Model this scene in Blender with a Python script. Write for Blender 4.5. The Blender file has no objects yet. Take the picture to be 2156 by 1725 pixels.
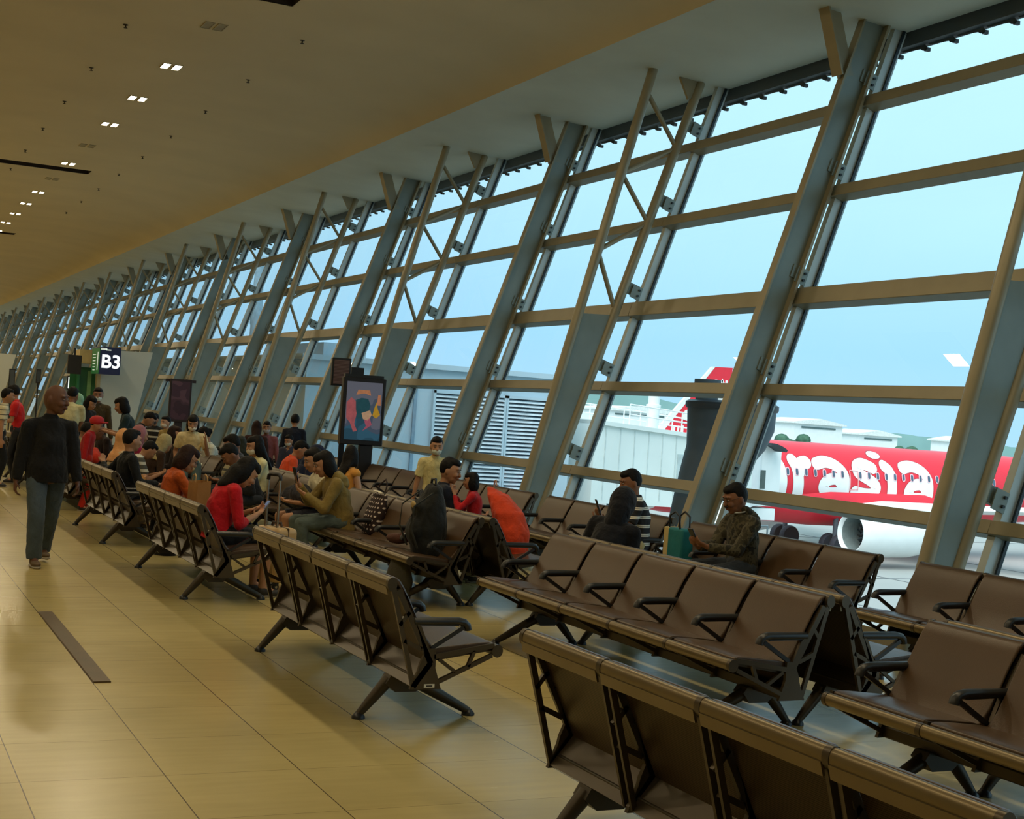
import bpy, bmesh, math, random
from mathutils import Vector, Matrix, noise
PI = math.pi
SC = bpy.context.scene
COL = SC.collection
random.seed(7)
V = Vector

def lin(c):
    c /= 255.0
    return c / 12.92 if c <= 0.04045 else ((c + 0.055) / 1.055) ** 2.4
def rgb(r, g, b):
    return (lin(r), lin(g), lin(b), 1.0)

# ------------------------------------------------------------------ materials
MATS = {}
def mat(name, col, rough=0.6, metal=0.0, spec=0.5, var=0.12, scale=6.0, emit=None, estr=0.0, bump=0.0, coat=0.0, bscale=None, sheen=0.0):
    if name in MATS:
        return MATS[name]
    m = bpy.data.materials.new(name); m.use_nodes = True
    nt = m.node_tree; N = nt.nodes; L = nt.links
    b = N['Principled BSDF']
    b.inputs['Roughness'].default_value = rough
    b.inputs['Metallic'].default_value = metal
    b.inputs['Specular IOR Level'].default_value = spec
    if coat: b.inputs['Coat Weight'].default_value = coat
    if sheen: b.inputs['Sheen Weight'].default_value = sheen
    tc = N.new('ShaderNodeTexCoord')
    nz = N.new('ShaderNodeTexNoise'); nz.inputs['Scale'].default_value = scale; nz.inputs['Detail'].default_value = 4
    L.new(tc.outputs['Object'], nz.inputs['Vector'])
    rp = N.new('ShaderNodeValToRGB')
    c = col
    lo = tuple(max(0, x * (1 - var)) for x in c[:3]) + (1,)
    hi = tuple(min(1, x * (1 + var)) for x in c[:3]) + (1,)
    rp.color_ramp.elements[0].position = 0.3; rp.color_ramp.elements[0].color = lo
    rp.color_ramp.elements[1].position = 0.7; rp.color_ramp.elements[1].color = hi
    L.new(nz.outputs['Fac'], rp.inputs['Fac'])
    L.new(rp.outputs['Color'], b.inputs['Base Color'])
    if emit:
        b.inputs['Emission Color'].default_value = emit
        b.inputs['Emission Strength'].default_value = estr
    if bump:
        n2 = N.new('ShaderNodeTexNoise'); n2.inputs['Scale'].default_value = bscale or scale * 8; n2.inputs['Detail'].default_value = 3
        L.new(tc.outputs['Object'], n2.inputs['Vector'])
        bp = N.new('ShaderNodeBump'); bp.inputs['Strength'].default_value = bump; bp.inputs['Distance'].default_value = 0.02
        L.new(n2.outputs['Fac'], bp.inputs['Height']); L.new(bp.outputs['Normal'], b.inputs['Normal'])
    MATS[name] = m
    return m

def math_node(nt, op, a, b=None):
    n = nt.nodes.new('ShaderNodeMath'); n.operation = op
    for i, x in enumerate((a, b)):
        if x is None: continue
        if isinstance(x, (int, float)): n.inputs[i].default_value = x
        else: nt.links.new(x, n.inputs[i])
    return n.outputs[0]

def stripe_mat(name, c1, c2, period, duty, axis='Z', rough=0.8, sub=0.0):
    """cloth or metal with painted-in bands along one object axis"""
    if name in MATS: return MATS[name]
    m = mat(name, c1, rough)
    nt = m.node_tree; N = nt.nodes; L = nt.links; b = N['Principled BSDF']
    tc = N.new('ShaderNodeTexCoord'); sp = N.new('ShaderNodeSeparateXYZ'); L.new(tc.outputs['Object'], sp.inputs[0])
    f = math_node(nt, 'FRACT', math_node(nt, 'DIVIDE', sp.outputs[axis], period))
    k = math_node(nt, 'LESS_THAN', f, duty)
    if sub:
        g = math_node(nt, 'LESS_THAN', math_node(nt, 'ABSOLUTE', math_node(nt, 'SUBTRACT', f, duty / 2)), sub)
        k = math_node(nt, 'SUBTRACT', k, g)
    mx = N.new('ShaderNodeMix'); mx.data_type = 'RGBA'
    old = b.inputs['Base Color'].links[0].from_socket
    L.new(k, mx.inputs['Factor']); L.new(old, mx.inputs['A']); mx.inputs['B'].default_value = c2
    L.new(mx.outputs['Result'], b.inputs['Base Color'])
    return m

def perf_mat():
    """bronze sheet punched with fine rows of holes"""
    m = mat('perforated_bronze', rgb(92, 76, 58), 0.42, 0.55, 0.5, 0.1, 3)
    nt = m.node_tree; N = nt.nodes; L = nt.links; b = N['Principled BSDF']
    tc = N.new('ShaderNodeTexCoord'); sp = N.new('ShaderNodeSeparateXYZ'); L.new(tc.outputs['Object'], sp.inputs[0])
    z = math_node(nt, 'SINE', math_node(nt, 'MULTIPLY', sp.outputs['Z'], 2 * PI / 0.0075))
    y = math_node(nt, 'SINE', math_node(nt, 'MULTIPLY', sp.outputs['Y'], 2 * PI / 0.0085))
    k = math_node(nt, 'GREATER_THAN', math_node(nt, 'ADD', z, math_node(nt, 'MULTIPLY', y, 0.6)), 0.35)
    mx = N.new('ShaderNodeMix'); mx.data_type = 'RGBA'
    old = b.inputs['Base Color'].links[0].from_socket
    L.new(k, mx.inputs['Factor']); L.new(old, mx.inputs['A']); mx.inputs['B'].default_value = rgb(38, 30, 24)
    L.new(mx.outputs['Result'], b.inputs['Base Color'])
    return m

def dot_mat(name, c1, c2, px, pz, r):
    m = mat(name, c1, 0.8)
    nt = m.node_tree; N = nt.nodes; L = nt.links; b = N['Principled BSDF']
    tc = N.new('ShaderNodeTexCoord'); sp = N.new('ShaderNodeSeparateXYZ'); L.new(tc.outputs['Object'], sp.inputs[0])
    row = math_node(nt, 'FLOOR', math_node(nt, 'DIVIDE', sp.outputs['Z'], pz))
    off = math_node(nt, 'MULTIPLY', math_node(nt, 'FRACT', math_node(nt, 'MULTIPLY', row, 0.5)), px)
    xs = math_node(nt, 'ADD', sp.outputs['Y'], off)
    fx = math_node(nt, 'SUBTRACT', math_node(nt, 'FRACT', math_node(nt, 'DIVIDE', xs, px)), 0.5)
    fz = math_node(nt, 'SUBTRACT', math_node(nt, 'FRACT', math_node(nt, 'DIVIDE', sp.outputs['Z'], pz)), 0.5)
    d = math_node(nt, 'ADD', math_node(nt, 'POWER', math_node(nt, 'ABSOLUTE', fx), 2.0), math_node(nt, 'POWER', math_node(nt, 'ABSOLUTE', fz), 2.0))
    k = math_node(nt, 'LESS_THAN', d, r * r)
    mx = N.new('ShaderNodeMix'); mx.data_type = 'RGBA'
    old = b.inputs['Base Color'].links[0].from_socket
    L.new(k, mx.inputs['Factor']); L.new(old, mx.inputs['A']); mx.inputs['B'].default_value = c2
    L.new(mx.outputs['Result'], b.inputs['Base Color'])
    return m

def glass_mat():
    m = bpy.data.materials.new('window_glass'); m.use_nodes = True
    nt = m.node_tree; N = nt.nodes; L = nt.links; N.clear()
    out = N.new('ShaderNodeOutputMaterial')
    tr = N.new('ShaderNodeBsdfTransparent'); tr.inputs[0].default_value = (0.965, 0.985, 0.985, 1)
    gl = N.new('ShaderNodeBsdfGlossy'); gl.inputs['Roughness'].default_value = 0.0
    ge = N.new('ShaderNodeNewGeometry'); dt = N.new('ShaderNodeVectorMath'); dt.operation = 'DOT_PRODUCT'
    L.new(ge.outputs['Normal'], dt.inputs[0]); L.new(ge.outputs['Incoming'], dt.inputs[1])
    c = math_node(nt, 'ABSOLUTE', dt.outputs['Value'])
    fr = math_node(nt, 'ADD', math_node(nt, 'MULTIPLY', math_node(nt, 'POWER', math_node(nt, 'SUBTRACT', 1.0, c), 5.0), 0.80), 0.055)
    nz = N.new('ShaderNodeTexNoise'); nz.inputs['Scale'].default_value = 0.8
    mul = math_node(nt, 'MULTIPLY', fr, math_node(nt, 'ADD', math_node(nt, 'MULTIPLY', nz.outputs['Fac'], 0.15), 0.9))
    mx = N.new('ShaderNodeMixShader')
    L.new(mul, mx.inputs[0]); L.new(tr.outputs[0], mx.inputs[1]); L.new(gl.outputs[0], mx.inputs[2]); L.new(mx.outputs[0], out.inputs[0])
    return m

def floor_mat():
    m = mat('floor_tiles', (0.5, 0.40, 0.17, 1), 0.3, 0, 0.45, 0.10, 0.9)
    nt = m.node_tree; N = nt.nodes; L = nt.links; b = N['Principled BSDF']
    tc = N.new('ShaderNodeTexCoord'); sp = N.new('ShaderNodeSeparateXYZ'); L.new(tc.outputs['Object'], sp.inputs[0])
    def joint(ax, off, pitch, w):
        f = math_node(nt, 'FRACT', math_node(nt, 'DIVIDE', math_node(nt, 'SUBTRACT', sp.outputs[ax], off), pitch))
        d = math_node(nt, 'ABSOLUTE', math_node(nt, 'SUBTRACT', f, 0.5))
        return math_node(nt, 'GREATER_THAN', d, 0.5 - w / pitch / 2)
    jx = joint('X', 0.745 - 5.97, 0.597, 0.0055); jy = joint('Y', 5.37 - 13.07, 0.6535, 0.0035)
    k = math_node(nt, 'MAXIMUM', jx, math_node(nt, 'MULTIPLY', jy, 0.75))
    # long faint streaks across each tile
    mp = N.new('ShaderNodeMapping'); mp.inputs['Scale'].default_value = (1.2, 9.0, 1.0); L.new(tc.outputs['Object'], mp.inputs[0])
    n2 = N.new('ShaderNodeTexNoise'); n2.inputs['Scale'].default_value = 2.0; n2.inputs['Detail'].default_value = 6; L.new(mp.outputs[0], n2.inputs['Vector'])
    # tile to tile tone
    cx = math_node(nt, 'FLOOR', math_node(nt, 'DIVIDE', math_node(nt, 'SUBTRACT', sp.outputs['X'], 0.745), 0.597))
    cy = math_node(nt, 'FLOOR', math_node(nt, 'DIVIDE', math_node(nt, 'SUBTRACT', sp.outputs['Y'], 5.37), 0.6535))
    wn = N.new('ShaderNodeTexWhiteNoise'); wn.noise_dimensions = '2D'
    cmb = N.new('ShaderNodeCombineXYZ'); L.new(cx, cmb.inputs[0]); L.new(cy, cmb.inputs[1]); L.new(cmb.outputs[0], wn.inputs['Vector'])
    tone = math_node(nt, 'ADD', math_node(nt, 'MULTIPLY', wn.outputs['Value'], 0.07), math_node(nt, 'MULTIPLY', n2.outputs['Fac'], 0.16))
    tone = math_node(nt, 'ADD', tone, 0.885)
    old = b.inputs['Base Color'].links[0].from_socket
    vm = N.new('ShaderNodeVectorMath'); vm.operation = 'SCALE'; L.new(old, vm.inputs[0]); L.new(tone, vm.inputs['Scale'])
    mx = N.new('ShaderNodeMix'); mx.data_type = 'RGBA'
    L.new(k, mx.inputs['Factor']); L.new(vm.outputs[0], mx.inputs['A']); mx.inputs['B'].default_value = (0.10, 0.07, 0.03, 1)
    L.new(mx.outputs['Result'], b.inputs['Base Color'])
    r = math_node(nt, 'ADD', math_node(nt, 'MULTIPLY', n2.outputs['Fac'], 0.14), 0.17)
    L.new(r, b.inputs['Roughness'])
    return m

# ------------------------------------------------------------------ mesh helper
class MB:
    def __init__(s): s.v = []; s.f = []
    def add(s, vs, fs):
        o = len(s.v); s.v += [tuple(p) for p in vs]; s.f += [tuple(i + o for i in f) for f in fs]; return s
    def box(s, c, d, M=None):
        x, y, z = d[0] / 2, d[1] / 2, d[2] / 2
        vs = [V((i * x, j * y, k * z)) for i in (-1, 1) for j in (-1, 1) for k in (-1, 1)]
        if M: vs = [M @ p for p in vs]
        vs = [p + V(c) for p in vs]
        return s.add(vs, [(0, 1, 3, 2), (4, 6, 7, 5), (0, 4, 5, 1), (2, 3, 7, 6), (0, 2, 6, 4), (1, 5, 7, 3)])
    def prism(s, prof, a, b, ax=1):
        """closed 2D profile extruded along axis ax (profile is in the other two axes)"""
        n = len(prof); vs = []
        for t in (a, b):
            for p in prof:
                q = [p[0], p[1]]; q.insert(ax, t); vs.append(q)
        fs = [(i, (i + 1) % n, n + (i + 1) % n, n + i) for i in range(n)] + [tuple(range(n))[::-1], tuple(range(n, 2 * n))]
        return s.add(vs, fs)
    def bar(s, p, q, w, a, b, ax=1, w2=None):
        """2D thick segment p-q extruded along ax"""
        p, q = V(p), V(q); d = (q - p).normalized(); n = V((-d.y, d.x)); w2 = w2 or w
        return s.prism([p + n * w / 2, p - n * w / 2, q - n * w2 / 2, q + n * w2 / 2], a, b, ax)
    def beam(s, p, q, w, h, up=(0, 0, 1)):
        p, q = V(p), V(q); d = (q - p).normalized(); u = V(up); sd = d.cross(u).normalized(); u = sd.cross(d)
        vs = [c + sd * (i * w / 2) + u * (j * h / 2) for c in (p, q) for i, j in ((-1, -1), (1, -1), (1, 1), (-1, 1))]
        return s.add(vs, [(3, 2, 1, 0), (4, 5, 6, 7)] + [(i, (i + 1) % 4, 4 + (i + 1) % 4, 4 + i) for i in range(4)])
    def tube(s, pts, r, n=10, ry=None, up=None, cap=True):
        pts = [V(p) for p in pts]; m = len(pts); rr = r if isinstance(r, (list, tuple)) else [r] * m
        ref = V(up) if up else V((0.31, 0.17, 0.93)); vs = []
        for i, p in enumerate(pts):
            d = (pts[min(i + 1, m - 1)] - pts[max(i - 1, 0)]).normalized()
            sd = d.cross(ref)
            if sd.length < 1e-4: sd = d.cross(V((1, 0, 0)))
            sd.normalize(); u = sd.cross(d)
            for k in range(n):
                a = 2 * PI * k / n
                vs.append(p + sd * (math.cos(a) * rr[i]) + u * (math.sin(a) * (ry if ry else rr[i])))
        fs = [(i * n + k, i * n + (k + 1) % n, (i + 1) * n + (k + 1) % n, (i + 1) * n + k) for i in range(m - 1) for k in range(n)]
        if cap: fs += [tuple(range(n))[::-1], tuple(range((m - 1) * n, m * n))]
        return s.add(vs, fs)
    def lathe(s, prof, n=20, c=(0, 0, 0)):
        m = len(prof); vs = [(c[0] + r * math.cos(2 * PI * k / n), c[1] + r * math.sin(2 * PI * k / n), c[2] + z) for r, z in prof for k in range(n)]
        fs = [(i * n + k, i * n + (k + 1) % n, (i + 1) * n + (k + 1) % n, (i + 1) * n + k) for i in range(m - 1) for k in range(n)]
        fs += [tuple(range(n))[::-1], tuple(range((m - 1) * n, m * n))]
        return s.add(vs, fs)
    def ell(s, c, r, axes=None, nu=14, nv=10):
        c = V(c); A = axes or (V((1, 0, 0)), V((0, 1, 0)), V((0, 0, 1))); vs = [c - A[2] * r[2]]; fs = []
        for j in range(1, nv):
            t = -PI / 2 + PI * j / nv
            for k in range(nu):
                a = 2 * PI * k / nu
                vs.append(c + A[0] * (r[0] * math.cos(t) * math.cos(a)) + A[1] * (r[1] * math.cos(t) * math.sin(a)) + A[2] * (r[2] * math.sin(t)))
        vs.append(c + A[2] * r[2]); T = len(vs) - 1
        for k in range(nu):
            fs.append((0, 1 + (k + 1) % nu, 1 + k)); b = 1 + (nv - 2) * nu; fs.append((T, b + k, b + (k + 1) % nu))
        for j in range(nv - 2):
            for k in range(nu):
                a = 1 + j * nu; fs.append((a + k, a + (k + 1) % nu, a + nu + (k + 1) % nu, a + nu + k))
        return s.add(vs, fs)
    def loft(s, rings, n=16, rnd=True):
        """rings: (centre, axisA, axisB, ra, rb); ends rounded with extra rings when rnd is True / (start,end)"""
        rs = [(V(c), V(a), V(b), ra, rb) for c, a, b, ra, rb in rings]
        r0, r1 = rnd if isinstance(rnd, tuple) else (rnd, rnd)
        if r0:
            c, a, b, ra, rb = rs[0]; d = (c - rs[1][0]).normalized(); h = min(ra, rb)
            rs = [(c + d * h * k, a, b, ra * f, rb * f) for k, f in ((0.98, 0.18), (0.8, 0.6), (0.45, 0.89))] + rs
        if r1:
            c, a, b, ra, rb = rs[-1]; d = (c - rs[-2][0]).normalized(); h = min(ra, rb)
            rs = rs + [(c + d * h * k, a, b, ra * f, rb * f) for k, f in ((0.45, 0.89), (0.8, 0.6), (0.98, 0.18))]
        vs = []
        for c, a, b, ra, rb in rs:
            for k in range(n):
                t = 2 * PI * k / n; vs.append(c + a * (ra * math.cos(t)) + b * (rb * math.sin(t)))
        m = len(rs)
        fs = [(i * n + k, i * n + (k + 1) % n, (i + 1) * n + (k + 1) % n, (i + 1) * n + k) for i in range(m - 1) for k in range(n)]
        fs += [tuple(range(n))[::-1], tuple(range((m - 1) * n, m * n))]
        return s.add(vs, fs)
    def cone(s, p, q, r0, r1, n=12, rnd=True):
        p, q = V(p), V(q); d = (q - p).normalized(); a = d.cross(V((0.2, 0.9, 0.37))).normalized(); b = d.cross(a)
        return s.loft([(p, a, b, r0, r0), (q, a, b, r1, r1)], n, rnd)
    def mesh(s, name):
        me = bpy.data.meshes.new(name); me.from_pydata(s.v, [], s.f); me.update()
        bm = bmesh.new(); bm.from_mesh(me); bmesh.ops.recalc_face_normals(bm, faces=bm.faces); bm.to_mesh(me); bm.free()
        return me

def obj(name, mb, m, parent=None, smooth=35, bevel=0.0, seg=2, loc=None):
    me = mb.mesh(name) if isinstance(mb, MB) else mb
    if m: me.materials.append(m)
    if smooth is not None:
        me.shade_smooth()
        if smooth < 180: me.set_sharp_from_angle(angle=math.radians(smooth))
    o = bpy.data.objects.new(name, me); COL.objects.link(o)
    if parent: o.parent = parent
    if loc: o.location = loc
    if bevel:
        b = o.modifiers.new('bevel', 'BEVEL'); b.width = bevel; b.segments = seg; b.limit_method = 'ANGLE'; b.angle_limit = math.radians(40)
    return o

def tag(o, label, cat=None, group=None, kind=None):
    o['label'] = label
    if cat: o['category'] = cat
    if group: o['group'] = group
    if kind: o['kind'] = kind
    return o
def thing(name, label, cat, loc=(0, 0, 0), rz=0.0, group=None, kind=None):
    o = bpy.data.objects.new(name, None); COL.objects.link(o); o.empty_display_size = 0.2
    o.location = loc; o.rotation_euler = (0, 0, rz)
    return tag(o, label, cat, group, kind)
def copy_tree(o, parent=None):
    c = o.copy(); COL.objects.link(c)
    if parent: c.parent = parent
    for ch in list(o.children): copy_tree(ch, c)
    return c

# ------------------------------------------------------------------ people
def bake(mb, vox, smooth=2, fac=0.5, wrinkle=0.0, wf=11.0, seed=0.0):
    """fuse overlapping closed shapes into one continuous skin"""
    me = mb.mesh('tmp'); o = bpy.data.objects.new('tmp', me); COL.objects.link(o)
    r = o.modifiers.new('r', 'REMESH'); r.mode = 'VOXEL'; r.voxel_size = vox; r.use_smooth_shade = True
    if smooth:
        s = o.modifiers.new('s', 'SMOOTH'); s.factor = fac; s.iterations = smooth
    dg = bpy.context.evaluated_depsgraph_get(); ev = o.evaluated_get(dg)
    out = bpy.data.meshes.new_from_object(ev, depsgraph=dg)
    bpy.data.objects.remove(o); bpy.data.meshes.remove(me)
    if wrinkle:
        nn = [tuple(v.normal) for v in out.vertices]
        for i, v in enumerate(out.vertices):
            p = v.co
            q = V((p.x * wf + seed, p.y * wf, p.z * wf * 0.62))
            w = 0.8 * noise.noise(q) + 0.5 * noise.noise(q * 2.3) - 0.55 * max(0.0, 0.22 - abs(noise.noise(q * 1.6 + V((9, 3, 1))))) * 4
            v.co = p + V(nn[i]) * (w * wrinkle)
    return out

def ik(a, t, l1, l2, pole):
    a, t, pole = V(a), V(t), V(pole); d = t - a; L = d.length; mx = (l1 + l2) * 0.998
    if L > mx: t = a + d * (mx / L); d = t - a; L = mx
    x = (l1 * l1 - l2 * l2 + L * L) / (2 * L); h = math.sqrt(max(l1 * l1 - x * x, 0)); e = d / L
    p = pole - e * pole.dot(e); p.normalize()
    return a + e * x + p * h, t

SKIN = {'dark': rgb(96, 62, 46), 'brown': rgb(138, 92, 66), 'tan': rgb(176, 128, 96), 'light': rgb(205, 158, 128)}
def cloth(c, k=[0]):
    return mat('cloth_%d_%d_%d' % c, rgb(*c), 0.85, 0, 0.25, 0.16, 9, bump=0.25, bscale=60, sheen=0.1)
HAIR = {'black': rgb(18, 15, 14), 'brown': rgb(42, 24, 18)}

def person(label, loc, yaw, H=1.6, pose='sit', skin='tan', top=(200, 60, 50), bot=(40, 44, 52), shoe=(40, 36, 34), hair='short', haircol='black',
           sleeve='long', legs='long', lean=8, side=0, fat=1.0, head=(0, 0), mask=None, hl=None, hr=None, fl=None, fr=None, vox=0.012, topmat=None,
           seat=0.455, curl=0.6, hijab=None, glasses=False, hem=-0.16, group=None, slouch=0.02, collar=None, fdl=None, fdr=None, botmat=None, beard=False, low=True, hs=1.06, tl=None, lw=1.0, sh=.865):
    s = H / 1.68; X, Y, Z = V((1, 0, 0)), V((0, 1, 0)), V((0, 0, 1))
    root = thing('person', label, 'person', loc, math.radians(yaw), group)
    tl = (0.86 if pose == 'sit' else 1.0) if tl is None else tl; TS = 0.505 * s * tl
    sitz = seat + 0.070 * s
    P = V((0.04, 0, sitz)) if pose == 'sit' else V((0, 0, 0.92 * s))
    la, sa = math.radians(lean), math.radians(side)
    up = V((math.sin(la), math.sin(sa), math.cos(la) * math.cos(sa))).normalized()
    fw = (X - up * X.dot(up)).normalized(); lt = up.cross(fw)
    Np = P + up * TS
    def sp(t): return P + up * (TS * t) - fw * (slouch * 4 * t * (1 - t))
    # head axes
    hy, hp = math.radians(head[0]), math.radians(head[1])
    f0 = (fw * 0.5 + X * 0.5).normalized()
    u0 = (up * 0.5 + Z * 0.5).normalized()
    hf = (f0 * math.cos(hy) + u0.cross(f0) * math.sin(hy)).normalized()
    hlft = u0.cross(hf).normalized()
    hf2 = hf * math.cos(hp) - u0 * math.sin(hp); hu = hf2.cross(hlft).normalized(); hf = hf2
    C = Np + (up * 0.6 + hu * 0.4).normalized() * (0.045 * s) + hu * (0.108 * s * hs) + hf * (0.025 * s)
    k = s * hs
    # shoulders, arms
    shw = 0.172 * s * (0.75 + 0.25 * fat)
    S = {1: sp(sh) + lt * shw, -1: sp(sh) - lt * shw}
    def dflt(sd):
        if pose == 'sit': return V((0.33 * s, sd * 0.10 * s, P.z + 0.10 * s))
        return V((0.02, sd * 0.27 * s, 0.80 * s))
    T = {1: V(hl) if hl else dflt(1), -1: V(hr) if hr else dflt(-1)}
    EL, WR = {}, {}
    for sd in (1, -1):
        EL[sd], WR[sd] = ik(S[sd], T[sd], 0.285 * s, 0.25 * s, V((-0.55, sd * (0.5 if pose == 'sit' else 0.22), -0.8)))
    # legs
    HP = {1: P + Y * (0.092 * s) - up * 0.02, -1: P - Y * (0.092 * s) - up * 0.02}
    def fdef(sd):
        if pose == 'sit': return V((0.43 * s, sd * 0.11 * s, 0.085 * s))
        return V((0.0, sd * 0.10 * s, 0.085 * s))
    FT = {1: V(fl) if fl else fdef(1), -1: V(fr) if fr else fdef(-1)}
    KN = {}
    for sd in (1, -1):
        KN[sd], FT[sd] = ik(HP[sd], FT[sd], 0.425 * s, 0.415 * s, V((1, sd * 0.12, 0.55)))
    # ---------------- skin body
    b = MB(); ff = fat
    tr = [(-0.1, .10, .135), (0.05, .108 * ff, .15), (0.28, .092 * ff, .132), (0.55, .10 * ff, .145), (0.8, .10, .15), (0.93, .075, .11), (1.0, .05, .055)]
    b.loft([(sp(t), fw, lt, a * s, w * s) for t, a, w in tr], 18)
    b.cone(Np - up * 0.03 * s, C - hu * 0.03 * s - hf * 0.02 * s, .052 * s, .05 * s)
    HA = (hf, hlft, hu)
    b.ell(C, (.096 * k, .077 * k, .112 * k), HA, 18, 14)
    b.ell(C + hf * .034 * k - hu * .062 * k, (.058 * k, .055 * k, .056 * k), HA)
    b.ell(C + hf * .058 * k - hu * .098 * k, (.028 * k, .03 * k, .022 * k), HA)
    b.cone(C + hf * .088 * k + hu * .012 * k, C + hf * .108 * k - hu * .028 * k, .009 * k, .016 * k, 8)
    b.ell(C + hf * .090 * k - hu * .060 * k, (.014 * k, .026 * k, .012 * k), HA, 10, 8)
    for sd in (1, -1):
        b.ell(C + hlft * sd * .077 * k - hf * .008 * k - hu * .012 * k, (.020 * k, .011 * k, .032 * k), HA, 10, 8)
        b.ell(C + hf * .070 * k + hlft * sd * .034 * k - hu * .03 * k, (.03 * k, .026 * k, .026 * k), HA, 10, 8)
        b.ell(C + hf * .080 * k + hlft * sd * .030 * k + hu * .030 * k, (.018 * k, .028 * k, .011 * k), HA, 10, 8)
        b.cone(sp(0.88) + lt * sd * .05 * s, S[sd], .055 * s, .05 * s)
        b.cone(S[sd], EL[sd], .045 * s, .036 * s); b.cone(EL[sd], WR[sd], .037 * s, .025 * s)
        b.cone(HP[sd], KN[sd], .078 * s, .052 * s)
        am = KN[sd].lerp(FT[sd], 0.35); b.cone(KN[sd], am, .05 * s, .05 * s); b.cone(am, FT[sd], .05 * s, .032 * s)
        b.cone(FT[sd], FT[sd] + V((.10 * s, 0, -.045 * s)), .034 * s, .028 * s)
        # hand: palm, four unequal bent fingers, thumb from the side of the palm base
        d = (WR[sd] - EL[sd]).normalized()
        fd = fdl if sd == 1 else fdr
        if fd: d = (d * 0.35 + V(fd).normalized()).normalized()
        inn = V((0, -sd, 0)); pn = (inn * 0.8 + V((0, 0, -0.5)))
        if pose == 'sit' or (hl if sd == 1 else hr): pn = V((0.15, -sd * 0.35, 0.9)) if d.z > -0.6 else inn
        pn = (pn - d * pn.dot(d)).normalized()       # the way the palm faces
        wd = d.cross(pn) * sd * 1.0                  # towards the thumb side
        if wd.dot(V((0, 0, 1)) * 0.6 + V((0, -sd, 0))) < 0: wd = -wd
        w0 = WR[sd]; q = w0 + d * .085 * s
        b.loft([(w0, pn, wd, .019 * s, .026 * s), (w0 + d * .045 * s, pn, wd, .017 * s, .038 * s), (q, pn, wd, .014 * s, .037 * s)], 12)
        fr_ = max(.0085 * s, vox * 0.95)
        for i, (o_, ln) in enumerate(((.028, .070), (.0095, .078), (-.0095, .072), (-.028, .056))):
            st = q + wd * o_ * s; a = curl * 0.45; p0 = st - d * .01 * s
            for seg, f_ in enumerate((0.45, 0.32, 0.23)):
                dd = d * math.cos(a) + pn * math.sin(a); p1 = p0 + dd * ln * s * f_ * 1.1
                b.cone(p0, p1, fr_ * (1 - .08 * seg), fr_ * (0.94 - .08 * seg), 8); p0 = p1; a += curl * 0.75
        t0 = w0 + d * .022 * s + wd * .024 * s; t1 = t0 + (d * .55 + wd * .7 + pn * .35).normalized() * .042 * s; t2 = t1 + (d * .9 + wd * .1 + pn * .45).normalized() * .032 * s
        b.cone(t0, t1, fr_ * 1.25, fr_ * 1.1, 8); b.cone(t1, t2, fr_ * 1.08, fr_ * .95, 8)
    obj('body', bake(b, vox, 2, 0.45), mat('skin_' + skin, SKIN[skin], 0.55, 0, 0.4, 0.08, 14, bump=0.06, bscale=90), root, 180)
    # ---------------- eyes, brows, lips
    fm = mat('eye_dark', rgb(20, 14, 12), 0.6)
    for sd in (1, -1):
        e = MB(); e.ell(C + hf * .088 * k + hlft * sd * .031 * k + hu * .006 * k, (.010 * k, .0135 * k, .0065 * k), HA, 10, 8)
        eo = obj('eye', e, mat('eye_white', rgb(140, 126, 116), 0.7), root, 180)
        e = MB(); e.ell(C + hf * .0935 * k + hlft * sd * .031 * k + hu * .006 * k, (.006 * k, .006 * k, .006 * k), HA, 8, 6); obj('iris', e, fm, eo, 180)
        e = MB(); e.cone(C + hf * .098 * k + hlft * sd * .014 * k + hu * .030 * k, C + hf * .086 * k + hlft * sd * .05 * k + hu * .032 * k, .0042 * k, .003 * k, 6); obj('eyebrow', e, fm, root, 180)
    if not mask:
        e = MB(); e.ell(C + hf * .098 * k - hu * .058 * k, (.011 * k, .023 * k, .0055 * k), HA, 10, 6); e.ell(C + hf * .096 * k - hu * .068 * k, (.011 * k, .019 * k, .006 * k), HA, 10, 6)
        obj('lips', e, mat('lip_' + skin, tuple(x * y for x, y in zip(SKIN[skin][:3], (.85, .55, .5))) + (1,), 0.5), root, 180)
    if beard:
        e = MB(); e.ell(C + hf * .104 * k - hu * .044 * k, (.010 * k, .03 * k, .008 * k), HA, 10, 6); obj('moustache', e, fm, root, 180)
    # ---------------- top
    cs = 0.014 * s; tm = topmat or cloth(top); t_ = MB()
    rg = [(hem, .118 * ff, .165 * (0.6 + 0.4 * ff)), (0.06, .122 * ff, .163 * (0.6 + 0.4 * ff)), (0.28, .108 * ff, .148 * (0.5 + 0.5 * ff)), (0.55, .116 * ff, .158), (0.8, .115, .165), (0.93, .088, .125), (0.985, .062, .07)]
    t_.loft([(sp(t) if t > 0 else P + up * (TS * t), fw, lt, a * s, w * s) for t, a, w in rg], 20, False)
    if collar != 'low':
        t_.loft([(sp(0.95), fw, lt, .075 * s, .08 * s), (Np + up * .03 * s, fw, lt, .06 * s, .062 * s)], 14, False)
    for sd in (1, -1):
        t_.cone(sp(0.88) + lt * sd * .05 * s, S[sd], .07 * s, .062 * s)
        if sleeve == 'long':
            aw = .55 + .45 * fat; t_.cone(S[sd], EL[sd], .060 * s * aw, .052 * s * aw); t_.cone(EL[sd], EL[sd].lerp(WR[sd], 0.97), .052 * s * aw, .039 * s * aw, rnd=(True, False))
        elif sleeve == 'short':
            t_.cone(S[sd], S[sd].lerp(EL[sd], 0.72), .062 * s, .062 * s, rnd=(True, False))
        elif sleeve == 'three':
            t_.cone(S[sd], EL[sd], .060 * s, .050 * s); t_.cone(EL[sd], EL[sd].lerp(WR[sd], 0.4), .050 * s, .045 * s, rnd=(True, False))
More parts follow.
